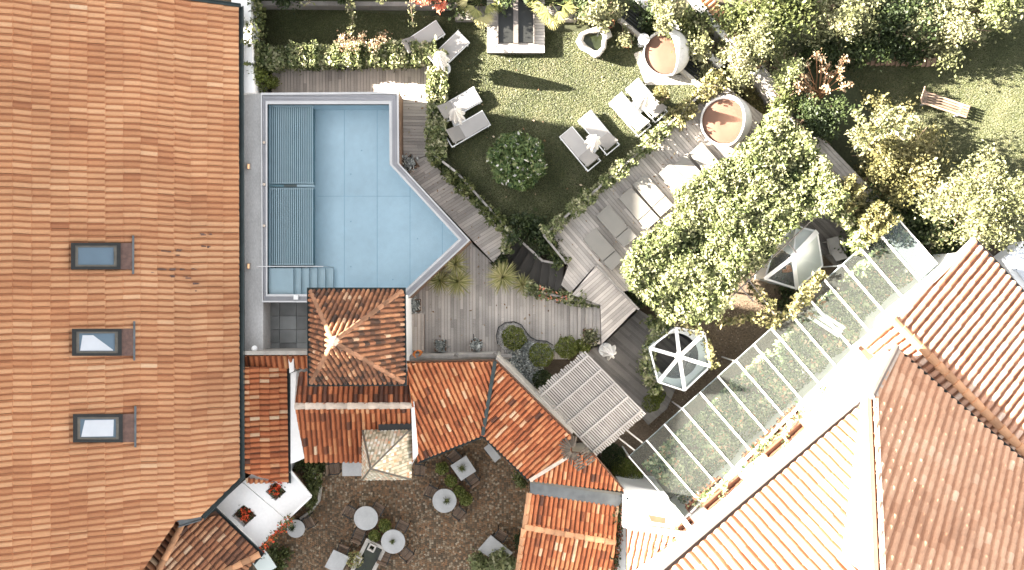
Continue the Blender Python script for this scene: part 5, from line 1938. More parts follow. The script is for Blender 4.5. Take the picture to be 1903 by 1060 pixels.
# stone basin, pots, table, grating near the top
t = thing('rock_basin', 'rough pale rock basin holding dark water on the upper lawn', 'stone basin', P(1105, 78, ZL))
rb = [(1070, 78), (1078, 62), (1092, 55), (1108, 50), (1122, 45), (1134, 56), (1138, 68), (1128, 74), (1126, 90), (1114, 106), (1104, 108), (1090, 98), (1078, 92)]
ri = [(1084, 76), (1086, 66), (1095, 62), (1106, 62), (1114, 60), (1120, 66), (1120, 72), (1118, 78), (1118, 88), (1110, 95), (1104, 94), (1096, 88), (1090, 84)]
mb = MB()
k = len(rb)
O1, O2, I1, I2 = PS(rb, ZL), [P(a, b, 1.18 + random.uniform(-0.08, 0.08)) for a, b in rb], [P(a, b, 1.15 + random.uniform(-0.04, 0.04)) for a, b in ri], PS(ri, 0.7)
M1 = [(o_ + i_) / 2 + Vector((0, 0, 0.08 + random.uniform(-0.05, 0.06))) for o_, i_ in zip(O2, I1)]
vs = O1 + O2 + M1 + I1 + I2
fs = []
for lv in range(4):
    for i in range(k):
        j = (i + 1) % k
        fs.append((lv * k + i, (lv + 1) * k + i, (lv + 1) * k + j, lv * k + j))
mb.add(vs, fs)
mb.build('rim', M['stone'], t, smooth=True)
mb = MB()
mb.prism(PS([(a + (1104 - a) * -0.05, b + (77 - b) * -0.05) for a, b in ri], 1.0), 0.55, 1.0)
mb.build('water', M['pond'], t)
mb = MB()
mb.tube([P(1116, 60, 1.2), P(1114, 60, 1.4), P(1111, 65, 1.42), P(1110, 68, 1.3)], 0.03, 8)
mb.build('spout', M['iron'], t)
def pot(x, y, z, r, h, label, material=None, n=200, spread=1.0, cat='pot'):
    c = P(x, y, z + h)
    t = thing('flower_pot', label, cat, (c.x, c.y, z))
    mb = MB()
    mb.lathe((c.x, c.y, z), [(r * 0.65, 0), (r * 0.95, h * 0.85), (r * 1.05, h * 0.87), (r * 1.05, h), (r * 0.9, h), (r * 0.85, h * 0.8)], 20, closed=True)
    mb.build('body', M['terracotta'], t, smooth=False)
    mb = MB()
    mb.lathe((c.x, c.y, z), [(r * 0.6, h * 0.5), (r * 0.87, h * 0.82)], 16)
    mb.build('soil', M['soil'], t)
    if material:
        d_ = RN.normal(size=(n, 3))
        d_ /= np.linalg.norm(d_, axis=1)[:, None]
        pt = np.array([c.x, c.y, z + h + r * 0.5]) + d_ * (RN.random(n) ** 0.3)[:, None] * np.array([r, r, r * 0.9]) * spread
        pt[:, 2] = np.maximum(pt[:, 2], z + h * 0.9)
        leaves('foliage', pt, 0.075, M[material], t)
    return t
pot(1126, 33, ZL, 0.17, 0.4, 'terracotta pot beside the white-flowering bush, upper of two')
pot(1134, 43, ZL, 0.19, 0.45, 'terracotta pot touching the rock basin, lower of two')
pot(1164, 78, ZL, 0.24, 0.3, 'terracotta bowl with pale leaves by the path to the hooded daybed', 'leaf_pale', 240)
pot(716, 975, ZC, 0.24, 0.42, 'terracotta pot with a green ball beside the bare round table', 'leaf_box', 900, 1.25)
pot(697, 995, ZC, 0.22, 0.4, 'round green ball pot in shadow between the two round tables', 'leaf_box', 900, 1.25)
pot(822, 870, ZC, 0.24, 0.5, 'clipped green pot plant left of the diagonal square table', 'leaf_box', 900, 1.25)
pot(838, 893, ZC, 0.23, 0.5, 'clipped green pot plant below the diagonal square table', 'leaf_box', 900, 1.25)
pot(853, 913, ZC, 0.22, 0.45, 'green pot plant right above the spiky-planted round table', 'leaf_box', 900, 1.25)
pot(866, 927, ZC, 0.24, 0.45, 'green pot plant right of the spiky-planted round table', 'leaf_box', 900, 1.25)
pot(660, 1038, ZC, 0.28, 0.5, 'bright yellow-green pot plant between bottom table and fountain', 'leaf_yucca', 620, 1.4)
t = thing('side_table', 'small round white table on the iron grating', 'table', P(1196, 73, ZL))
c = P(1196, 73, ZL + 0.74)
mb = MB()
mb.lathe((c.x, c.y, ZL), [(0.24, 0.7), (0.25, 0.72), (0.25, 0.745)], 24)
mb.build('table_top', M['marble'], t)
mb = MB()
mb.lathe((c.x, c.y, ZL), [(0.18, 0), (0.02, 0.04), (0.02, 0.7)], 12)
mb.build('pedestal', M['paint'], t)
t = thing('iron_grating', 'dark slatted iron grating strip with white kerbs along the hedge', 'grating', P(1250, 100, ZL))
g0, g1 = P(1164, 16, ZL + 0.05), P(1322, 146, ZL + 0.05)
d = (g1 - g0).normalized()
s = Vector((-d.y, d.x, 0))
mb = MB()
for k in range(8):
    o_ = s * (-0.42 + k * 0.12)
    mb.bar(g0 + o_, g1 + o_, 0.07, 0.05)
for k in range(26):
    p = g0.lerp(g1, k / 25)
    mb.bar(p - s * 0.46, p + s * 0.46, 0.02, 0.03)
mb.build('bars', M['iron'], t)
for sg, w in ((1, 0.28), (-1, 0.14)):
    mb = MB()
    mb.bar(g0 + s * (0.62 * sg) + Vector((0, 0, 0.05)), g1 + s * (0.62 * sg) + Vector((0, 0, 0.05)), w, 0.5)
    mb.build('kerb', M['stone'] if sg < 0 else M['white'], t)
sheet('path', [(1178, 100), (1195, 92), (1230, 140), (1300, 140), (1325, 158), (1200, 158)], ZL + 0.03, M['stone'])
# sunbathing platform with two dark panels
t = thing('cellar_platform', 'wooden platform with two dark glass hatches at the top of the lawn', 'platform', P(958, 50, ZL))
mb = MB()
boards(mb, PS([(905, -30), (1012, -30), (1012, 98), (905, 98)], ZL + 0.4), ZL + 0.4, 0.0, 0.13)
mb.build('board_surface', M['wood'], t)
mb = MB()
mb.prism(PS([(906, -30), (1011, -30), (1011, 97), (906, 97)], ZL + 0.35), 0.3, ZL + 0.35)
mb.build('base', M['wood_dark'], t)
for x0, x1 in ((926, 954), (963, 991)):
    mb = MB()
    mb.prism(PS([(x0, -20), (x1, -20), (x1, 79), (x0, 79)], ZL + 0.5), ZL + 0.3, ZL + 0.5)
    mb.build('hatch', M['darkframe'], t)
for x0, x1 in ((924, 926), (954, 963), (991, 993)):
    mb = MB()
    mb.prism(PS([(x0, -20), (x1, -20), (x1, 80), (x0, 80)], ZL + 0.6), ZL + 0.3, ZL + 0.6)
    mb.build('hatch_frame', M['palegutter'], t)
for x0, x1, lab in ((470, 850, 'long shaded timber edging wall behind the upper lawn'), (845, 906, 'short timber edging wall left of the dark hatches'), (1013, 1072, 'short timber edging right of the dark hatches')):
    mb = MB()
    mb.prism(PS([(x0, 2 if x0 < 800 else 8), (x1, 4 if x0 < 800 else 8), (x1, 12 if x0 < 800 else 34), (x0, 10 if x0 < 800 else 34)], ZL + 0.6), ZL - 0.1, ZL + (0.6 if x0 < 800 else 0.35))
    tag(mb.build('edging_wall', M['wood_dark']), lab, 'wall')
#--PART4--
# ------------------------------------------------------------------ fences with creepers round the lawn
def fence(px, z, label, h=0.55):
    w = [P(x, y, z + h) for x, y in px]
    t = thing('deck_fence', label, 'fence', (w[0].x, w[0].y, z))
    mb = MB()
    for a_, b_ in zip(w, w[1:]):
        mb.bar(a_, b_, 0.09, 0.06)
        mb.bar(a_ - Vector((0, 0, 0.35)), b_ - Vector((0, 0, 0.35)), 0.05, 0.08)
    mb.build('rail', M['wood_grey'], t)
    for a_, b_ in zip(w, w[1:]):
        k = max(1, round((b_ - a_).length / 1.3))
        for i in range(k):
            p = a_.lerp(b_, i / k)
            mb = MB()
            mb.bar(p - Vector((0, 0, h + 0.6)), p, 0.08, 0.08)
            mb.build('post', M['wood_grey'], t)
    return t
def creeper(px, z, w, z0, z1, n, label, material='leaf_vine', size=0.14, name='creeper', cat='creeper', lumps=0.5):
    line = [P(x, y, z) for x, y in px]
    pt, rn = vinepts(line, w, z0, z1, n, lumps)
    o = leaves(name, pt, size, M[material], None, 0.7, rn)
    tag(o, label, cat)
    return o
fence([(806, 105), (806, 288), (850, 322), (942, 424)], 0.4, 'grey fence under creepers between narrow pool deck and lawn')
fence([(935, 470), (945, 430)], 0.3, 'short end of grey fence at the tip of the slanting deck')
fence([(948, 430), (1008, 485), (1045, 492)], 0.2, 'thin grey railing along the dark garden stairs')
fence([(1052, 489), (1011, 438), (1180, 290), (1335, 145)], 0.6, 'grey fence round the lounger deck carrying yellow-green creepers')
fence([(1110, 494), (1187, 576)], 0.6, 'grey rail along the edge of the raised platform')
fence([(1000, 543), (1116, 567)], 0.0, 'low rail behind the flowering creeper between lower deck and stairs')
creeper([(478, 112), (560, 106), (700, 104), (812, 100)], 0.9, 0.95, 0.2, 1.3, 15000, 'long sunlit creeper hedge above the pool deck', 'leaf_vine', 0.14, 'hedge', 'hedge', 0.14)
creeper([(813, 96), (812, 180), (811, 300)], 0.9, 0.8, 0.2, 1.15, 9000, 'tall creeper hedge running down the right side of the pool deck', 'leaf_vine', 0.14, 'hedge', 'hedge', 0.18)
creeper([(812, 296), (830, 320), (862, 348), (905, 392), (940, 425)], 0.95, 0.5, 0.5, 1.05, 2200, 'thin creeper on the fence between slanting deck and dark lawn', 'leaf_fresh', 0.15)
creeper([(942, 422), (945, 445), (938, 470)], 0.85, 0.36, 0.3, 1.0, 480, 'pale creeper at the tip of the slanting deck fence', 'leaf_vine', 0.14)
creeper([(1050, 492), (1030, 465), (1012, 440)], 0.8, 0.5, 0.2, 1.05, 520, 'green creeper on the short fence side above the stairs', 'leaf_fresh', 0.14)
creeper([(1012, 438), (1080, 378), (1180, 292), (1250, 225)], 1.1, 0.55, 0.7, 1.4, 4200, 'creeper along the lawn fence of the lounger deck', 'leaf_vine', 0.13)
creeper([(1250, 228), (1300, 180), (1345, 138)], 0.95, 0.7, 0.5, 1.5, 1600, 'sunlit creeper mound near the round brown daybed', 'leaf_cream', 0.14)
creeper([(975, 536), (1010, 545), (1060, 553), (1116, 564)], 0.3, 0.5, -0.1, 0.7, 1500, 'creeper with orange blossoms between lower deck and stairs', 'leaf_vine', 0.13, lumps=0.35)
pt, rn = vinepts([P(1000, 545, 0.7), P(1055, 553, 0.7)], 0.4, 0.55, 0.8, 60)
tag(leaves('blossoms', pt, 0.10, M['leaf_red'], None), 'scattered orange blossoms along the creeper by the wooden steps', 'flowers')
shrub('box_cube', 'clipped square box bush at the top left corner of the pool', 'bush', 492, 147, 0.0, (0.5, 0.55), 1.5, M['leaf_box'], 90, 26, 0.12, 0.085)
creeper([(478, -20), (480, 40), (476, 90), (470, 130)], 1.2, 0.5, 0.5, 1.9, 900, 'straggling climber at the white path left of the hedge', 'leaf_fresh', 0.16)
creeper([(462, 60), (464, 110), (470, 150)], 1.5, 0.28, 1.32, 1.6, 130, 'sparse sunlit sprigs on the white path by the big eave', 'leaf_vine', 0.12)

# ------------------------------------------------------------------ shrubs, balls, palms
ball('flower_bush', 'big round dark bush with white and orange flowers alone on the shaded lawn', 'bush', 961, 299, ZL, 1.12, M['leaf_flower'], 5200, 0.15, 0.8)
for x, y, r, lab in ((955, 628, 0.50, 'clipped ball ringed by the pebble border'), (1006, 660, 0.52, 'clipped ball with a bright top, lower right of the ringed one'), (1053, 646, 0.48, 'clipped ball nearest the wooden steps'), (1008, 706, 0.42, 'shaggy dark ball against the red roof edge')):
    ball('box_ball', lab, 'bush', x, y, -0.25, r, M['leaf_box'] if y < 700 else M['leaf_dark'])
ball('box_ball', 'small dark green ball tucked behind the cream flower box', 'bush', 1083, 643, -0.25, 0.33, M['leaf_box'])
shrub('ball_tree', 'small clipped ball tree casting a round shadow on the sunny lawn', 'tree', 1231, 178, ZL, 0.34, 0.66, M['leaf_cream'], 60, 26, 0.08, 0.08, trunk=0.75)
def yucca(x, y, z, L, label, n=150, hgt=0.5, name='yucca', mt='leaf_yucca', w=0.035, arc=None):
    c = P(x, y, z + hgt)
    t = thing(name, label, 'plant', (c.x, c.y, z))
    v, r = blades(tuple(c), n, L, w, -0.2, 1.3, arc, 0.35)
    quads('foliage', np.array(v), np.array(r), M[mt], t)
    mb = MB()
    mb.tube([(c.x, c.y, z), (c.x + 0.02, c.y, z + hgt)], 0.09, 8, r1=0.06)
    mb.build('trunk', M['bark'], t)
yucca(846, 492, -0.2, 0.72, 'yellowish yucca nearest the pool point, upper head of three', 130, 0.8)
yucca(818, 522, -0.2, 0.72, 'yellowish yucca leaning out beside the slanting pool edge', 150, 0.5)
yucca(851, 524, -0.2, 0.78, 'yellowish yucca on the boards, lower right head of three', 190, 0.6)
yucca(934, 516, -0.2, 0.85, 'large yellow-green yucca where slanting and lower decks meet', 220, 0.7)
yucca(972, 530, -0.2, 0.6, 'smaller yucca right beside the large one at the stairs', 120, 0.5)
shrub('flower_clump', 'dark leafy clump with a red flower at the deck tip between yuccas', 'plant', 928, 488, -0.3, 0.35, 0.7, M['leaf_dark'], 26, 14, 0.1, 0.12)
def fanpalm(x, y, z, L, label, nf=16, arc=(0, 6.283)):
    c = P(x, y, z)
    t = thing('fan_palm', label, 'palm', (c.x, c.y, -0.8))
    vs, rr = [], []
    st = MB()
    for k in range(nf):
        a = arc[0] + (arc[1] - arc[0]) * (k + random.random() * 0.6) / nf
        e = random.uniform(0.0, 0.9)
        d = Vector((math.cos(a) * math.cos(e), math.sin(a) * math.cos(e), math.sin(e)))
        tip = c + d * L * random.uniform(0.45, 0.7)
        st.tube([c, tip], 0.012, 4)
        f0 = random.random()
        for j in range(15):
            b = a + (j - 7) * 0.16
            d2 = np.array([math.cos(b), math.sin(b), random.uniform(-0.25, 0.1)])
            s = np.array([-math.sin(b), math.cos(b), 0])
            p0 = np.array(tip)
            p1 = p0 + d2 * L * 0.5 * (1 - 0.04 * abs(j - 7))
            mid = (p0 + p1) / 2
            vs += [p0 - s * 0.01, p0 + s * 0.01, mid + s * 0.028, mid - s * 0.028, mid - s * 0.028, mid + s * 0.028, p1 + s * 0.004, p1 - s * 0.004]
            r = min(1, max(0, f0 * 0.7 + random.random() * 0.3))
            rr += [r, r]
    quads('foliage', np.array(vs), np.array(rr), M['leaf_yucca'], t)
    st.build('stalk', M['leaf_fresh'], t)
    mb = MB()
    mb.tube([(c.x, c.y, -0.8), (c.x + 0.05, c.y, c.z)], 0.12, 8, r1=0.09)
    mb.build('trunk', M['bark'], t)
fanpalm(890, 4, 1.0, 1.05, 'dark green fan palm left of the dark hatches')
fanpalm(1024, 4, 1.2, 1.15, 'bright fan palm right of the dark hatches')
shrub('white_bush', 'pale white-flowering bush above the rock basin', 'bush', 1112, 22, ZL, (1.05, 0.85), 1.9, M['leaf_pale'], 95, 24, 0.16, 0.13)
shrub('white_bush', 'pale upright plant spilling over the path beside the pots', 'bush', 1160, 62, ZL, (0.3, 0.7), 1.0, M['leaf_pale'], 30, 20, 0.12, 0.11)
shrub('conifer', 'pale conical conifer beyond the grating', 'tree', 1238, 18, ZL, (0.62, 0.62), 3.2, M['leaf_pale'], 110, 22, 0.16, 0.12)
for i, (x, y, r, h_, mt, lab) in enumerate(((1200, -12, 1.0, 1.6, 'leaf_dark', 'dark bush beyond the top edge left of the conifer'), (1270, 55, 0.75, 1.5, 'leaf_fresh', 'leafy bush right of the pale conifer'), (1295, 78, 0.8, 1.7, 'leaf_pale', 'pale bush behind the hooded daybed'), (1325, 105, 0.8, 1.5, 'leaf_pale', 'pale bush at the low end of the iron grating'), (1300, 30, 0.9, 1.2, 'leaf_dark', 'dark low bush before the tiled coping wall'), (1215, 42, 0.5, 0.9, 'leaf_dark', 'dark low bush along the white kerb'))):
    shrub('garden_shrub', lab, 'bush', x, y, 0.3, r, h_, M[mt], 60, 20, 0.17, 0.14)
for i, (x, y, r, lab) in enumerate(((1383, 160, 0.42, 'yellowish ball of sedum uppermost beside the round brown daybed'), (1397, 187, 0.45, 'yellowish mound right of the round brown daybed'), (1412, 215, 0.42, 'yellowish mound lowest beside the round brown daybed'), (1362, 140, 0.36, 'small yellowish mound above the round brown daybed'))):
    shrub('mound_shrub', lab, 'bush', x, y, -0.4, r, 0.8, M['leaf_cream'], 60, 20, 0.09, 0.08)
# flower heads on long stems above the hedge, and sprays at the very top
for k, (x, y) in enumerate(((637, 70), (657, 82), (674, 70), (695, 84), (712, 70), (640, 84))):
    p = P(x, y, 1.9)
    t = thing('flower_stalk', ['dried pink umbel leftmost above the hedge', 'dried pink umbel second above the hedge', 'dried pink umbel upper middle above the hedge', 'dried pink umbel low above the hedge', 'dried pink umbel rightmost above the hedge', 'dried pink umbel low left touching the hedge'][k], 'flower', (p.x, p.y - 0.3, ZL), group='dried umbels above the hedge')
    mb = MB()
    mb.tube([(p.x, p.y - 0.3, ZL), (p.x, p.y - 0.15, 1.0), p], 0.012, 5)
    mb.build('stem', M['bark'], t)
    pt = np.array(p) + RN.normal(size=(90, 3)) * np.array([0.13, 0.13, 0.06])
    leaves('blossoms', pt, 0.085, M['leaf_dry'], t)
for px, lab, mt, nn in (([(655, -20), (650, 10), (657, 35), (648, 62)], 'pale arching flower spray hanging over the dark lawn', 'leaf_pale', 190), ([(756, -30), (764, 15), (768, 50)], 'thin cream spray beside the red blossom', 'leaf_pale', 80), ([(600, -20), (575, 2), (565, 14)], 'pale sprig at the top edge, far left', 'leaf_pale', 90), ([(720, -20), (706, 8)], 'pale sprig at the top edge left of the red blossom', 'leaf_pale', 80)):
    line = [P(x, y, 2.6) for x, y in px]
    t = thing('flower_spray', lab, 'plant', line[0])
    mb = MB()
    mb.tube(line, 0.018, 5, r1=0.008)
    mb.build('stem', M['bark'], t)
    pt, rn = vinepts(line, 0.28, 2.45, 2.8, nn)
    leaves('foliage', pt, 0.12, M[mt], t, 0.7, rn)
shrub('red_bush', 'coral-red blossoming bush cut by the top edge', 'bush', 800, -4, 0.5, (0.75, 0.65), 2.8, M['leaf_red'], 60, 18, 0.12, 0.13)
for x, y, r, lab in ((520, -14, 0.9, 'dark shrub at the top edge by the white path'), (620, -20, 1.0, 'dark shrub at the top edge over the edging wall'), (850, -24, 1.0, 'dark shrub at the top edge left of the fan palm'), (960, -20, 1.0, 'dark shrub overhanging the platform hatches'), (1075, 2, 0.7, 'dark shrub between bright palm and white bush')):
    shrub('garden_shrub', lab, 'bush', x, y, 0.4, r, 1.7, M['leaf_dark'], 60, 20, 0.18, 0.15)
shrub('garden_shrub', 'dark leafy bush at the lawn corner beside the winding stairs', 'bush', 985, 430, 0.4, (0.85, 0.75), 0.9, M['leaf_dark'], 70, 22, 0.16, 0.14)
shrub('garden_shrub', 'dark green shrub in the fence corner above the stair landing', 'bush', 1018, 468, 0.1, (0.5, 0.5), 1.0, M['leaf_dark'], 40, 20, 0.14, 0.13)
shrub('garden_shrub', 'dark shrub below the rail of the raised platform', 'bush', 1178, 542, -0.3, (0.6, 0.7), 0.7, M['leaf_dark'], 50, 20, 0.14, 0.12)
# courtyard greenery
shrub('ivy_bush', 'green bush in the bed under the courtyard house eave', 'bush', 575, 871, ZC, (0.75, 0.35), 0.9, M['leaf_fresh'], 50, 20, 0.13, 0.12)
shrub('garden_shrub', 'grassy shrub in the curved bed right of the white terrace roof', 'bush', 580, 915, ZC, (0.42, 0.85), 0.7, M['leaf_fresh'], 60, 20, 0.12, 0.13)
yucca(583, 905, ZC, 0.5, 'grassy tuft in the curved courtyard bed', 90, 0.5, 'grass_tuft', 'leaf_fresh', 0.03)
mb = MB()
mb.sweep(PS([(582, 862), (587, 890), (597, 905), (594, 930), (580, 948), (560, 962)], ZC), [(-0.05, 0), (-0.05, 0.25), (0.05, 0.25), (0.05, 0)])
tag(mb.build('bed_edging', M['stone']), 'curved stone edging of the courtyard flower bed', 'edging')
line = [P(x, y, 1.2) for x, y in [(482, 1030), (510, 995), (545, 960)]]
t = thing('balcony_flower', 'orange geraniums hanging along the lower right edge of the white roof', 'flowers', P(510, 995, 0.6))
pt, rn = vinepts(line, 0.35, 0.9, 1.5, 420)
leaves('foliage', pt, 0.11, M['leaf_fresh'], t, 0.7, rn)
pt, rn = vinepts(line, 0.3, 1.35, 1.6, 200)
leaves('blossoms', pt, 0.085, M['red'], t, 0.7, rn)
shrub('garden_shrub', 'green bush at the bottom edge by the glass canopy', 'bush', 508, 1040, ZC, (0.5, 0.55), 1.1, M['leaf_fresh'], 50, 20, 0.14, 0.14)
shrub('garden_shrub', 'light green leafy bush at the bottom edge covering the south wing table', 'bush', 915, 1046, ZC, (0.95, 0.6), 1.7, M['leaf_vine'], 95, 24, 0.17, 0.17)
shrub('garden_shrub', 'small plant at the corner where the bent wing gutter ends', 'bush', 968, 893, ZC, (0.28, 0.32), 1.0, M['leaf_fresh'], 26, 18, 0.1, 0.11)
shrub('garden_shrub', 'small climbing bush beside the south wing verge', 'bush', 965, 1000, ZC, (0.16, 0.4), 0.9, M['leaf_dark'], 22, 16, 0.1, 0.11)
creeper([(1150, 918), (1148, 945), (1145, 985), (1138, 1060)], 2.3, 0.35, 1.6, 2.6, 520, 'dark creeper on the right edge of the south wing roof', 'leaf_dark', 0.13)
for k, (x, y, r) in enumerate(((1140, 848, 0.5), (1155, 868, 0.45), (1172, 884, 0.5), (1186, 902, 0.36))):
    ball('box_ball', ['box ball closest to the slatted pergola beside the glass roof end', 'second box ball in the row below the pergola corner', 'third box ball in the row, largest by the glass roof end', 'last box ball before the white annexe'][k], 'bush', x, y, -0.6, r, M['leaf_box'] if k else M['leaf_dark'])
for k, (x, y, r) in enumerate(((1210, 748, 0.42), (1222, 735, 0.36))):
    ball('box_ball', ['box ball at the right corner of the slatted pergola', 'box ball under the hexagonal skylight'][k], 'bush', x, y, -0.6, r, M['leaf_box'])
creeper([(1243, 592), (1215, 625), (1200, 665), (1205, 705), (1222, 730)], 0.9, 0.55, 0.2, 1.4, 1300, 'creeper wrapping the left side of the hexagonal skylight', 'leaf_vine', 0.14)
creeper([(1262, 605), (1306, 618), (1318, 650), (1328, 685)], 1.6, 0.34, 1.3, 1.8, 420, 'sunlit sprigs on the upper right rim of the hexagonal skylight', 'leaf_cream', 0.12)
creeper([(1200, 590), (1215, 605), (1235, 600)], 0.6, 0.4, 0.2, 1.0, 260, 'drooping vine by the dark deck corner', 'leaf_fresh', 0.13)
for k, px in enumerate(([(1385, 512), (1420, 560), (1440, 585)], [(1330, 600), (1400, 590), (1445, 605)], [(1475, 560), (1500, 540), (1530, 505)], [(1440, 600), (1480, 570), (1510, 545)])):
    creeper(px, 2.0, 0.38, 1.6, 2.3, 420, ['vine strand on the wire from pergola to glass roof', 'sunlit vine strand over the brown gravel', 'vine clump along the upper rim of the glass roof', 'vine tangle between glass shelter and glass roof'][k], 'leaf_cream', 0.14)
shrub('garden_shrub', 'dark shrub in the gravel under the glass shelter', 'bush', 1450, 560, -0.6, (0.6, 0.6), 0.7, M['leaf_dark'], 40, 18, 0.15, 0.12)
shrub('garden_shrub', 'dark shrub beside the white deck chair', 'bush', 1580, 470, -0.4, (0.6, 0.5), 0.6, M['leaf_dark'], 40, 18, 0.15, 0.12)
gp2 = scatter([tuple(P(a, b, -0.6))[:2] for a, b in [(1190, 740), (1300, 590), (1440, 540), (1470, 570), (1330, 690), (1210, 810)]], 5200)
v = []
for x, y in gp2:
    s = random.uniform(0.012, 0.034)
    a = random.random() * 6.28
    for k in range(4):
        v.append((x + s * math.cos(a + k * 1.57), y + s * 0.8 * math.sin(a + k * 1.57), -0.59 + random.uniform(0, 0.02)))
o = quads('gravel_stones', np.array(v), RN.random(len(gp2)), M['grey_pebble'], None)
tag(o, 'brown gravel round the hexagonal skylight', 'gravel', kind='stuff')
t = thing('deck_chair', 'white canvas deck chair with wooden arms beside the glass shelter', 'chair', at_base(1546, 463, -0.3), pdir(0.25, 0.95))
for n_, c, s, tl, mm in (('seat', (-0.2, 0, 0.36), (0.6, 0.52, 0.04), 0.1, 'fabric'), ('backrest', (0.28, 0, 0.6), (0.65, 0.52, 0.04), -0.75, 'fabric')):
    mb = MB()
    mb.box(c, s, 0, tl)
    mb.build(n_, M[mm], t, local=True)
for s in (-1, 1):
    mb = MB()
    mb.box((-0.1, s * 0.33, 0.58), (0.62, 0.07, 0.03))
    mb.build('armrest', M['wood_grey'], t, local=True)
    for x in (-0.38, 0.2):
        mb = MB()
        mb.box((x, s * 0.32, 0.29), (0.05, 0.05, 0.57))
        mb.build('leg', M['wood_grey'], t, local=True)

# ------------------------------------------------------------------ vine pergola over the loungers
VP = [(1160, 488), (1185, 452), (1230, 420), (1262, 392), (1256, 352), (1300, 330), (1360, 290), (1415, 235), (1440, 200), (1476, 232), (1520, 290), (1556, 352), (1570, 372), (1545, 388), (1500, 405), (1460, 430), (1440, 455), (1430, 480), (1400, 498), (1370, 520), (1352, 560), (1330, 588), (1290, 600), (1240, 590), (1205, 560), (1172, 530)]
zv = 2.5
t = thing('vine_pergola', 'vast leafy vine canopy on wires above the lounger deck', 'pergola', P(1340, 420, 0.3))
poly = [tuple(P(x, y, zv))[:2] for x, y in VP]
p2 = scatter(poly, 3000)
hn = sum(0.08 * np.sin(p2[:, 0] * f1 + p2[:, 1] * f2 + ph_) for f1, f2, ph_ in RN.uniform((-3.5, -3.5, 0), (3.5, 3.5, 6.3), (7, 3)))
gap = sum(0.8 * np.sin(p2[:, 0] * f1 + p2[:, 1] * f2 + ph_) for f1, f2, ph_ in RN.uniform((-5, -5, 0), (5, 5, 6.3), (6, 3))) + 0.6 * RN.normal(size=len(p2))
ok = gap > -2.3
p2, hn = p2[ok], hn[ok]
cl = np.stack([p2[:, 0], p2[:, 1], zv + hn + 0.16 * RN.normal(size=len(p2))], 1)
per = 30
pt = np.repeat(cl, per, 0) + RN.normal(size=(len(cl) * per, 3)) * np.array([0.115, 0.115, 0.10])
cr = np.repeat(RN.random(len(cl)), per)
rn = np.clip(0.55 * cr + 0.45 * RN.random(len(pt)), 0, 1)
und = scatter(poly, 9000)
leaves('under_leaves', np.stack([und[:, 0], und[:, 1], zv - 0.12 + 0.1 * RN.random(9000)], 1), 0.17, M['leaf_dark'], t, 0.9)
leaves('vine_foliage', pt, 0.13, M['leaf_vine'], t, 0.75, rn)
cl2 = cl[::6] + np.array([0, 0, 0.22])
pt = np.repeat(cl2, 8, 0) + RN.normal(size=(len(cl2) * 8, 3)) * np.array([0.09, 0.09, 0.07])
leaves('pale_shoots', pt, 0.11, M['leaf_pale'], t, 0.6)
mb = MB()
for a_, b_ in (((1170, 520), (1445, 215)), ((1230, 580), (1500, 280)), ((1320, 590), (1560, 360)), ((1250, 400), (1400, 560)), ((1340, 310), (1480, 470)), ((1440, 210), (1570, 370)), ((1385, 512), (1440, 585))):
    mb.tube([P(*a_, zv - 0.25), P(*b_, zv - 0.25)], 0.03, 6)
mb.build('wire_beam', M['palegutter'], t)
for x, y in ((1180, 510), (1330, 585), (1270, 395), (1440, 225), (1555, 360), (1400, 480)):
    mb = MB()
    p = P(x, y, zv - 0.2)
    mb.tube([(p.x, p.y, -0.6), p], 0.05, 7)
    mb.build('post', M['bark'], t)
creeper([(1556, 350), (1590, 378), (1615, 400), (1640, 430)], 2.2, 1.1, 1.5, 2.7, 3800, 'vine arm trailing from the pergola to the far end of the glass roof', 'leaf_cream', 0.15)
creeper([(1545, 385), (1575, 410), (1600, 440), (1580, 465)], 2.0, 0.6, 1.3, 2.4, 1000, 'loose vine trail over the dark deck corner', 'leaf_vine', 0.15)

# ------------------------------------------------------------------ boundary walls, meadow, trees at the upper right
def coping(px0, px1, z, w, label, tile=True):
    a_, b_ = P(*px0, z), P(*px1, z)
    t = thing('boundary_wall', label, 'wall', (a_.x, a_.y, -1.0))
    d = (b_ - a_).normalized()
    s = Vector((-d.y, d.x, 0))
    mb = MB()
    mb.prism([a_ + s * w / 2, b_ + s * w / 2, b_ - s * w / 2, a_ - s * w / 2], -1.0, z)
    mb.build('wall', M['stone'], t)
    mb = MB()
    if tile:
        k = int((b_ - a_).length / 0.2)
        for i in range(k):
            p = a_.lerp(b_, i / k)
            mb.tube([p - s * (w * 0.05) + Vector((0, 0, 0.10)), p + s * (w * 0.75) + Vector((0, 0, 0.0))], 0.085, 8)
        mb.build('coping_tiles', M['ridge'], t)
        mb = MB()
        mb.prism([a_ - s * w * 0.02, b_ - s * w * 0.02, b_ - s * w * 0.52, a_ - s * w * 0.52], z, z + 0.10)
        mb.build('plaster_strip', M['white'], t)
    else:
        boards(mb, [tuple(q)[:2] for q in (a_ + s * w / 2, b_ + s * w / 2, b_ - s * w / 2, a_ - s * w / 2)], z + 0.06, math.atan2(d.y, d.x), 0.16, length=1.6)
        mb.build('coping_boards', M['wood_grey'], t)
coping((1272, -30), (1412, 132), 1.1, 0.62, 'sunlit garden wall with terracotta coping tiles running from the top edge')
coping((1412, 132), (1520, 268), 1.1, 0.45, 'overgrown middle stretch of the garden wall', False)
coping((1520, 268), (1665, 420), 1.1, 0.62, 'grey timber-capped wall stretch between vine pergola and dark trees', False)
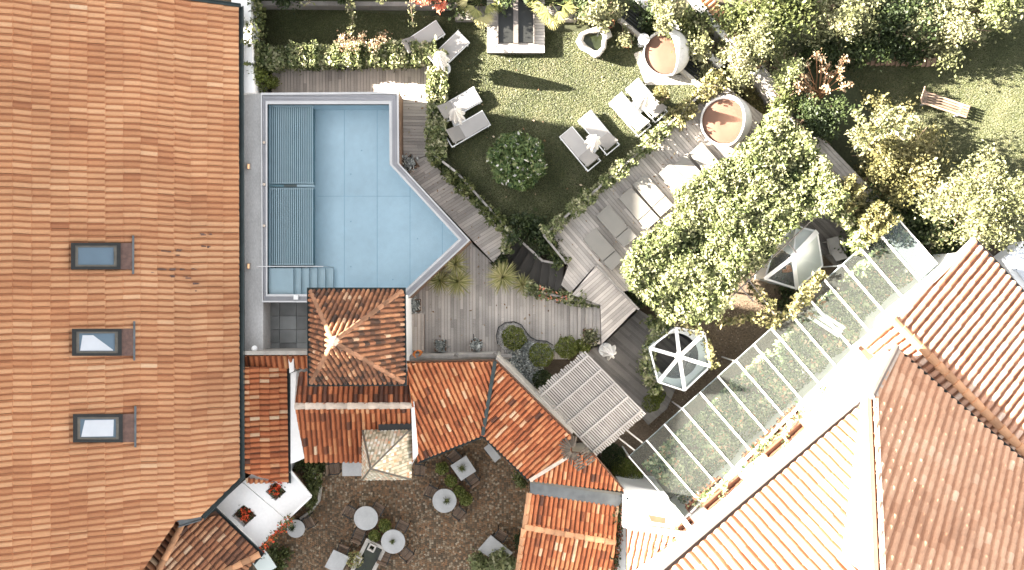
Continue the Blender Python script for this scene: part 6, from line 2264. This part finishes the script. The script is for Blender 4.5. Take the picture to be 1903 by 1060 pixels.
def tree(px, py, zc, r, h_, material, label, ncl, per, clr, size, name='tree', cat='tree', group=None, up=0.7):
    c = P(px, py, zc)
    t = thing(name, label, cat, (c.x, c.y, -0.8), group=group)
    pt, rnd = crownpts(tuple(c), (r[0], r[1], h_ / 2), ncl, per, clr, -0.75, 0.4)
    pt[:, 2] = np.maximum(pt[:, 2], -0.7)
    leaves('crown', pt, size, M[material], t, up, rnd)
    mb = MB()
    top = Vector((c.x, c.y, zc + h_ * 0.1))
    mb.tube([(c.x + 0.15, c.y - 0.1, -0.8), (c.x - 0.05, c.y, (zc - 0.8) * 0.5), top], 0.16, 8, r1=0.08)
    for k in range(9):
        a = k * 0.7 + random.random() * 0.4
        st = Vector((c.x, c.y, zc - h_ * (0.1 + 0.2 * random.random())))
        mb.tube([st, st + Vector((r[0] * 0.45 * math.cos(a), r[1] * 0.45 * math.sin(a), h_ * 0.16)), st + Vector((r[0] * 0.85 * math.cos(a + 0.15), r[1] * 0.85 * math.sin(a + 0.15), h_ * 0.32))], 0.06, 5, r1=0.015)
    mb.build('trunk', M['bark'], t)
    return t
TG = 'trees and tall shrubs of the upper right garden'
tree(1435, 20, 1.8, (2.2, 1.3), 3.0, 'leaf_fresh', 'green-topped tree at the top edge beside the tiled coping wall', 150, 57, 0.3, 0.133, group=TG)
tree(1545, 14, 1.5, (1.7, 1.2), 2.4, 'leaf_pale', 'pale silvery tree at the top edge, middle of the row', 150, 57, 0.28, 0.117, group=TG)
tree(1378, 95, 1.8, (1.1, 1.2), 2.6, 'leaf_pale', 'white-leaved shrub leaning over the tiled coping wall', 110, 51, 0.24, 0.109, 'tall_shrub', 'shrub', TG)
tree(1462, 132, 1.2, (0.8, 0.9), 2.0, 'leaf_vine', 'light bush below the white-leaved shrub by the wall', 80, 44, 0.2, 0.109, 'tall_shrub', 'shrub', TG)
tree(1450, 185, 1.4, (0.6, 0.75), 1.4, 'leaf_fresh', 'leafy green shrub over the middle stretch of the garden wall', 70, 44, 0.17, 0.094, 'tall_shrub', 'shrub', TG)
tree(1492, 225, 1.4, (0.55, 0.7), 1.2, 'leaf_dark', 'dark shrub over the lower middle of the garden wall', 60, 44, 0.16, 0.094, 'tall_shrub', 'shrub', TG)
tree(1650, 42, 0.8, (1.8, 1.2), 2.0, 'leaf_dark', 'dark tree between the pale trees at the top edge', 130, 54, 0.3, 0.133, group=TG)
tree(1768, 36, 0.8, (2.1, 1.5), 2.0, 'leaf_pale', 'large pale tree at the top edge above the meadow', 190, 61, 0.28, 0.117, group=TG)
tree(1850, 4, 0.8, (1.3, 1.0), 2.0, 'leaf_vine', 'yellow-green tree in the top right corner', 110, 54, 0.28, 0.125, group=TG)
tree(1560, 92, 0.4, (1.7, 0.7), 1.6, 'leaf_dark', 'dark shrub mass behind the dry-stemmed hydrangea', 120, 47, 0.24, 0.125, 'tall_shrub', 'shrub', TG)
tree(1690, 92, 0.2, (1.2, 0.4), 1.2, 'leaf_dark', 'dark bushes along the plank edging', 70, 44, 0.2, 0.117, 'tall_shrub', 'shrub', TG)
tree(1520, 232, 1.0, (1.1, 1.2), 2.0, 'leaf_dark', 'dark green bush between wall and cream shrub', 120, 51, 0.22, 0.109, 'tall_shrub', 'shrub', TG)
tree(1660, 300, 1.1, (2.2, 2.1), 2.6, 'leaf_cream', 'big cream-leaved shrub with spiky shoots by the meadow', 260, 57, 0.26, 0.117, 'tall_shrub', 'shrub', TG)
tree(1825, 375, 2.6, (2.0, 1.8), 4.2, 'leaf_pale', 'white-flowering tree at the right edge above the house roof', 240, 61, 0.26, 0.117, group=TG)
tree(1620, 395, 0.6, (1.1, 1.6), 2.4, 'leaf_dark', 'dark tree in the shade of the cream-leaved shrub', 110, 51, 0.26, 0.125, group=TG)
tree(1715, 425, 0.6, (1.4, 0.9), 2.4, 'leaf_dark', 'dark tree behind the end of the glass roof', 110, 51, 0.26, 0.125, group=TG)
tree(1780, 455, 0.5, (0.7, 0.5), 1.6, 'leaf_dark', 'dark green bush touching the striped roof corner', 70, 44, 0.18, 0.101, 'tall_shrub', 'shrub', TG)
# shoots standing up from the cream shrub
t = thing('spiky_shoot', 'pale upright shoots standing above the cream-leaved shrub', 'plant', P(1640, 240, 1.0))
for x0, y0, x1, y1 in ((1610, 270, 1587, 205), (1628, 262, 1625, 212), (1645, 255, 1641, 198), (1660, 258, 1660, 200), (1672, 262, 1690, 215), (1598, 290, 1578, 240)):
    line = [P(x0, y0, 2.8), P(x1, y1, 3.1)]
    pt, rn = vinepts(line, 0.4, 2.9, 3.5, 260, 0.2)
    leaves('foliage', pt, 0.12, M['leaf_pale'], t, 0.7, rn)
# dry hydrangea
t = thing('dry_hydrangea', 'brown-stemmed shrub with cream dried flower heads', 'shrub', P(1525, 160, -0.8))
c0_ = P(1528, 175, 0.0)
mb = MB()
heads = []
for k in range(34):
    x, y = random.uniform(1478, 1585), random.uniform(92, 185)
    if (x - 1530) ** 2 / 54 ** 2 + (y - 140) ** 2 / 50 ** 2 > 1:
        continue
    p = P(x, y, random.uniform(1.2, 2.0))
    mb.tube([(c0_.x + random.gauss(0, 0.12), c0_.y + random.gauss(0, 0.12), -0.8), (c0_.x * 0.5 + p.x * 0.5, c0_.y * 0.5 + p.y * 0.5, 0.7), p], 0.016, 5)
    heads.append(np.array(p) + RN.normal(size=(46, 3)) * 0.085)
mb.build('stem', M['ridge'], t)
for hd in heads:
    leaves('blossoms', hd, 0.085, M['leaf_dry'], t)
# plank edging and slatted bench in the meadow
t = thing('plank_edging', 'row of upright brown planks under the dark bushes of the meadow', 'edging', P(1675, 114, -0.8))
mb = MB()
for i in range(14):
    x = 1614 + i * 9.4
    y = 112 + i * 0.2 + random.uniform(-1, 1)
    mb.bar(P(x, y - 6, -0.35), P(x - 2, y + 9, -0.62), 0.2, 0.04)
mb.build('planks', M['wood_brown'], t)
t = thing('slatted_bench', 'slatted wooden reclining bench on the sunny meadow', 'bench', at_base(1745, 197, -0.8), pdir(96, 32))
for i in range(5):
    pass
mb = MB()
for i in range(5):
    mb.box((0.1, -0.24 + i * 0.12, 0.42), (2.1, 0.085, 0.035))
mb.build('seat', M['bench'], t, local=True)
mb = MB()
for i in range(5):
    mb.bar((-0.95, -0.24 + i * 0.12, 0.44), (-1.25, -0.24 + i * 0.12, 0.95), 0.085, 0.035)
mb.build('backrest', M['bench'], t, local=True)
for x in (-0.8, 0.8):
    for s in (-1, 1):
        mb = MB()
        mb.box((x, s * 0.24, 0.2), (0.07, 0.07, 0.4))
        mb.build('leg', M['wood_grey'], t, local=True)
mb = MB()
for x in (-0.8, 0.8):
    mb.box((x, 0, 0.385), (0.08, 0.56, 0.035))
mb.build('cross_bar', M['wood_grey'], t, local=True)
t = thing('cold_frame', 'pale blue sheeted frames beyond the corner of the striped roof', 'cold frame', P(1880, 500, -0.8))
for k in range(3):
    x, y = 1868 + k * 17, 478 + k * 18
    mb = MB()
    mb.prism(PS([(x, y), (x + 26, y - 18), (x + 45, y + 6), (x + 18, y + 26)], 0.2), 0.12, 0.2)
    f = mb.build('lid', M['blind'], t)
    mb = MB()
    mb.prism(PS([(x + 3, y + 1), (x + 25, y - 14), (x + 41, y + 6), (x + 18, y + 22)], 0.204), 0.15, 0.206)
    mb.build('pane', M['blind'], f)
mb = MB()
mb.prism(PS([(1860, 482), (1905, 448), (1975, 540), (1925, 575)], 0.1), -0.8, 0.1)
mb.build('frame', M['paint'], t)
g = thing('clay_tiles', 'small stack of terracotta tiles between glass roof end and striped roof', 'tiles', P(1762, 468, -0.8))
mb = MB()
for k in range(5):
    mb.box(P(1757 + k * 3, 463 + k * 2, -0.2 + 0.1 * k), (0.5, 0.34, 0.07), 0.7 + random.random() * 0.5)
mb.build('tile_stack', M['terracotta'], g)

# grass blades on the two lawns
def blades_of_grass(name, px, n, label, z=-0.8, L=0.06):
    """mown grass, its blades tilted to face the low sun, so lit and shaded turf differ more"""
    p = scatter([tuple(P(a, b, z))[:2] for a, b in px], n)
    az = math.atan2(to_sun.y, to_sun.x) + 0.7 * RN.normal(size=n)
    tl = np.radians(RN.uniform(18, 62, n))
    nx, ny = np.cos(az) * np.sin(tl), np.sin(az) * np.sin(tl)
    bx, by, bz = -np.cos(az) * np.cos(tl), -np.sin(az) * np.cos(tl), np.sin(tl)
    sx, sy = -np.sin(az), np.cos(az)
    w = 0.010 + 0.008 * RN.random(n)
    ln = L * (0.6 + 0.7 * RN.random(n))
    v = np.zeros((n, 4, 3))
    for i, (s, k) in enumerate(((-1, 0), (1, 0), (0.45, 1), (-0.45, 1))):
        v[:, i, 0] = p[:, 0] + s * sx * w + bx * ln * k
        v[:, i, 1] = p[:, 1] + s * sy * w + by * ln * k
        v[:, i, 2] = z - 0.004 + bz * ln * k
    rn = 0.5 + 0.26 * RN.normal(size=n)
    for k in range(5):
        f1, f2, ph_ = RN.uniform((-4, -4, 0), (4, 4, 6.3))
        rn = rn + 0.06 * np.sin(p[:, 0] * f1 + p[:, 1] * f2 + ph_)
    o = quads(name, v.reshape(-1, 3), np.clip(rn, 0, 1), M['grass'], None)
    tag(o, label, 'grass', kind='stuff')
blades_of_grass('grass', [(830, 60), (1170, 60), (1330, 150), (1120, 340), (1000, 450), (870, 350), (830, 290)], 110000, 'short mottled grass of the lawn among the loungers', ZL)
blades_of_grass('grass', [(1560, 110), (1903, 40), (1930, 350), (1760, 300), (1620, 210)], 90000, 'short bright grass of the meadow round the slatted bench')

blades_of_grass('grass', [(485, 12), (900, 36), (900, 62), (830, 70), (800, 84), (485, 84)], 40000, 'shaded grass strip behind the long creeper hedge', ZL)
fl = []
for px, z, n in (([(760, 570), (873, 455), (1050, 560), (1050, 640), (780, 640)], -0.23, 90), ([(1020, 440), (1330, 190), (1300, 330), (1120, 500)], 0.63, 120), ([(840, 110), (1160, 110), (1280, 160), (1010, 420), (860, 310)], 0.56, 45), ([(745, 175), (800, 175), (800, 285), (940, 430), (915, 480), (745, 305)], 0.02, 70), ([(590, 900), (960, 880), (940, 1050), (560, 1050)], -0.49, 120)):
    q = scatter([tuple(P(a, b, z))[:2] for a, b in px], n)
    fl.append(np.stack([q[:, 0], q[:, 1], z + 0.01 + 0.01 * RN.random(n)], 1))
tag(leaves('leaf_litter', np.concatenate(fl), 0.085, M['leaf_dry'], None, 3.0), 'fallen brown leaves scattered over decks, lawn and cobbles', 'leaf litter', kind='stuff')
# ------------------------------------------------------------------ unseen tall blocks west of the view, added to cast the shade on the garden
def block(name, label, x0, x1, y0, y1, z):
    t = thing(name, label, 'house', ((x0 + x1) / 2, (y0 + y1) / 2, -1.0))
    mb = MB()
    mb.prism([(x0 + 0.4, y0 + 0.3), (x1 - 0.4, y0 + 0.3), (x1 - 0.4, y1 - 0.3), (x0 + 0.4, y1 - 0.3)], -1.0, z - 2.2)
    xm = (x0 + x1) / 2
    for yy in (y0 + 0.3, y1 - 0.35):
        mb.add([(x0 + 0.4, yy, z - 2.2), (x1 - 0.4, yy, z - 2.2), (xm, yy, z - 0.1), (x0 + 0.4, yy + 0.05, z - 2.2), (x1 - 0.4, yy + 0.05, z - 2.2), (xm, yy + 0.05, z - 0.1)], [(0, 1, 2), (5, 4, 3), (0, 2, 5, 3), (1, 4, 5, 2)])
    mb.build('wall', M['cream'], t)
    for s, xe in ((1, x1), (-1, x0)):
        mb = MB()
        q = [Vector((xe, y0, z - 2.3)), Vector((xe, y1, z - 2.3)), Vector((xm, y1, z)), Vector((xm, y0, z))]
        p3 = plane3(q[0], q[1], q[2])
        roofslab(mb, q, p3['n'], 0.2, 0.0)
        mb.build('roof', M['tile_main'], t)
    for fl in range(int((z - 3) / 3)):
        for k in range(int((y1 - y0) / 3)):
            mb = MB()
            mb.box((x1 - 0.39, y0 + 1.6 + k * 3, 1.4 + fl * 3), (0.06, 1.1, 1.5))
            w_ = mb.build('window', M['paint'], t)
            mb = MB()
            mb.box((x1 - 0.37, y0 + 1.6 + k * 3, 1.4 + fl * 3), (0.05, 0.9, 1.3))
            mb.build('pane', M['skyglass'], w_)
XR = -27.0
TE = math.tan(SUN_EL) / math.cos(SUN_AZ)
ztop = lambda edge, zat=0.0: (edge - XR) * TE
Ysh = lambda y, x: None
TA_ = math.tan(SUN_AZ)
yb = -(163 - 530) / F * H + (P(475, 163).x - XR) * TA_        # north end: its shadow line runs across the pool end and the lawn
ystep = -(340 - 530) / F * H
block('shade_block', 'unseen tall cream block added beyond the big orange roof to shade the garden', XR - 5, XR + 5, ystep, yb, ztop(7.5))
block('shade_block', 'taller unseen cream block added to shade the courtyard and lower decks', XR - 5, XR + 5, -26.0, ystep - 0.02, ztop(11.4))
yc = -(85 - 530) / F * H + (P(700, 85).x - XR) * TA_
block('shade_block', 'unseen cream block added to shade the top strip of lawn', XR - 5, XR + 5, yc, yc + 16, ztop(-0.3))
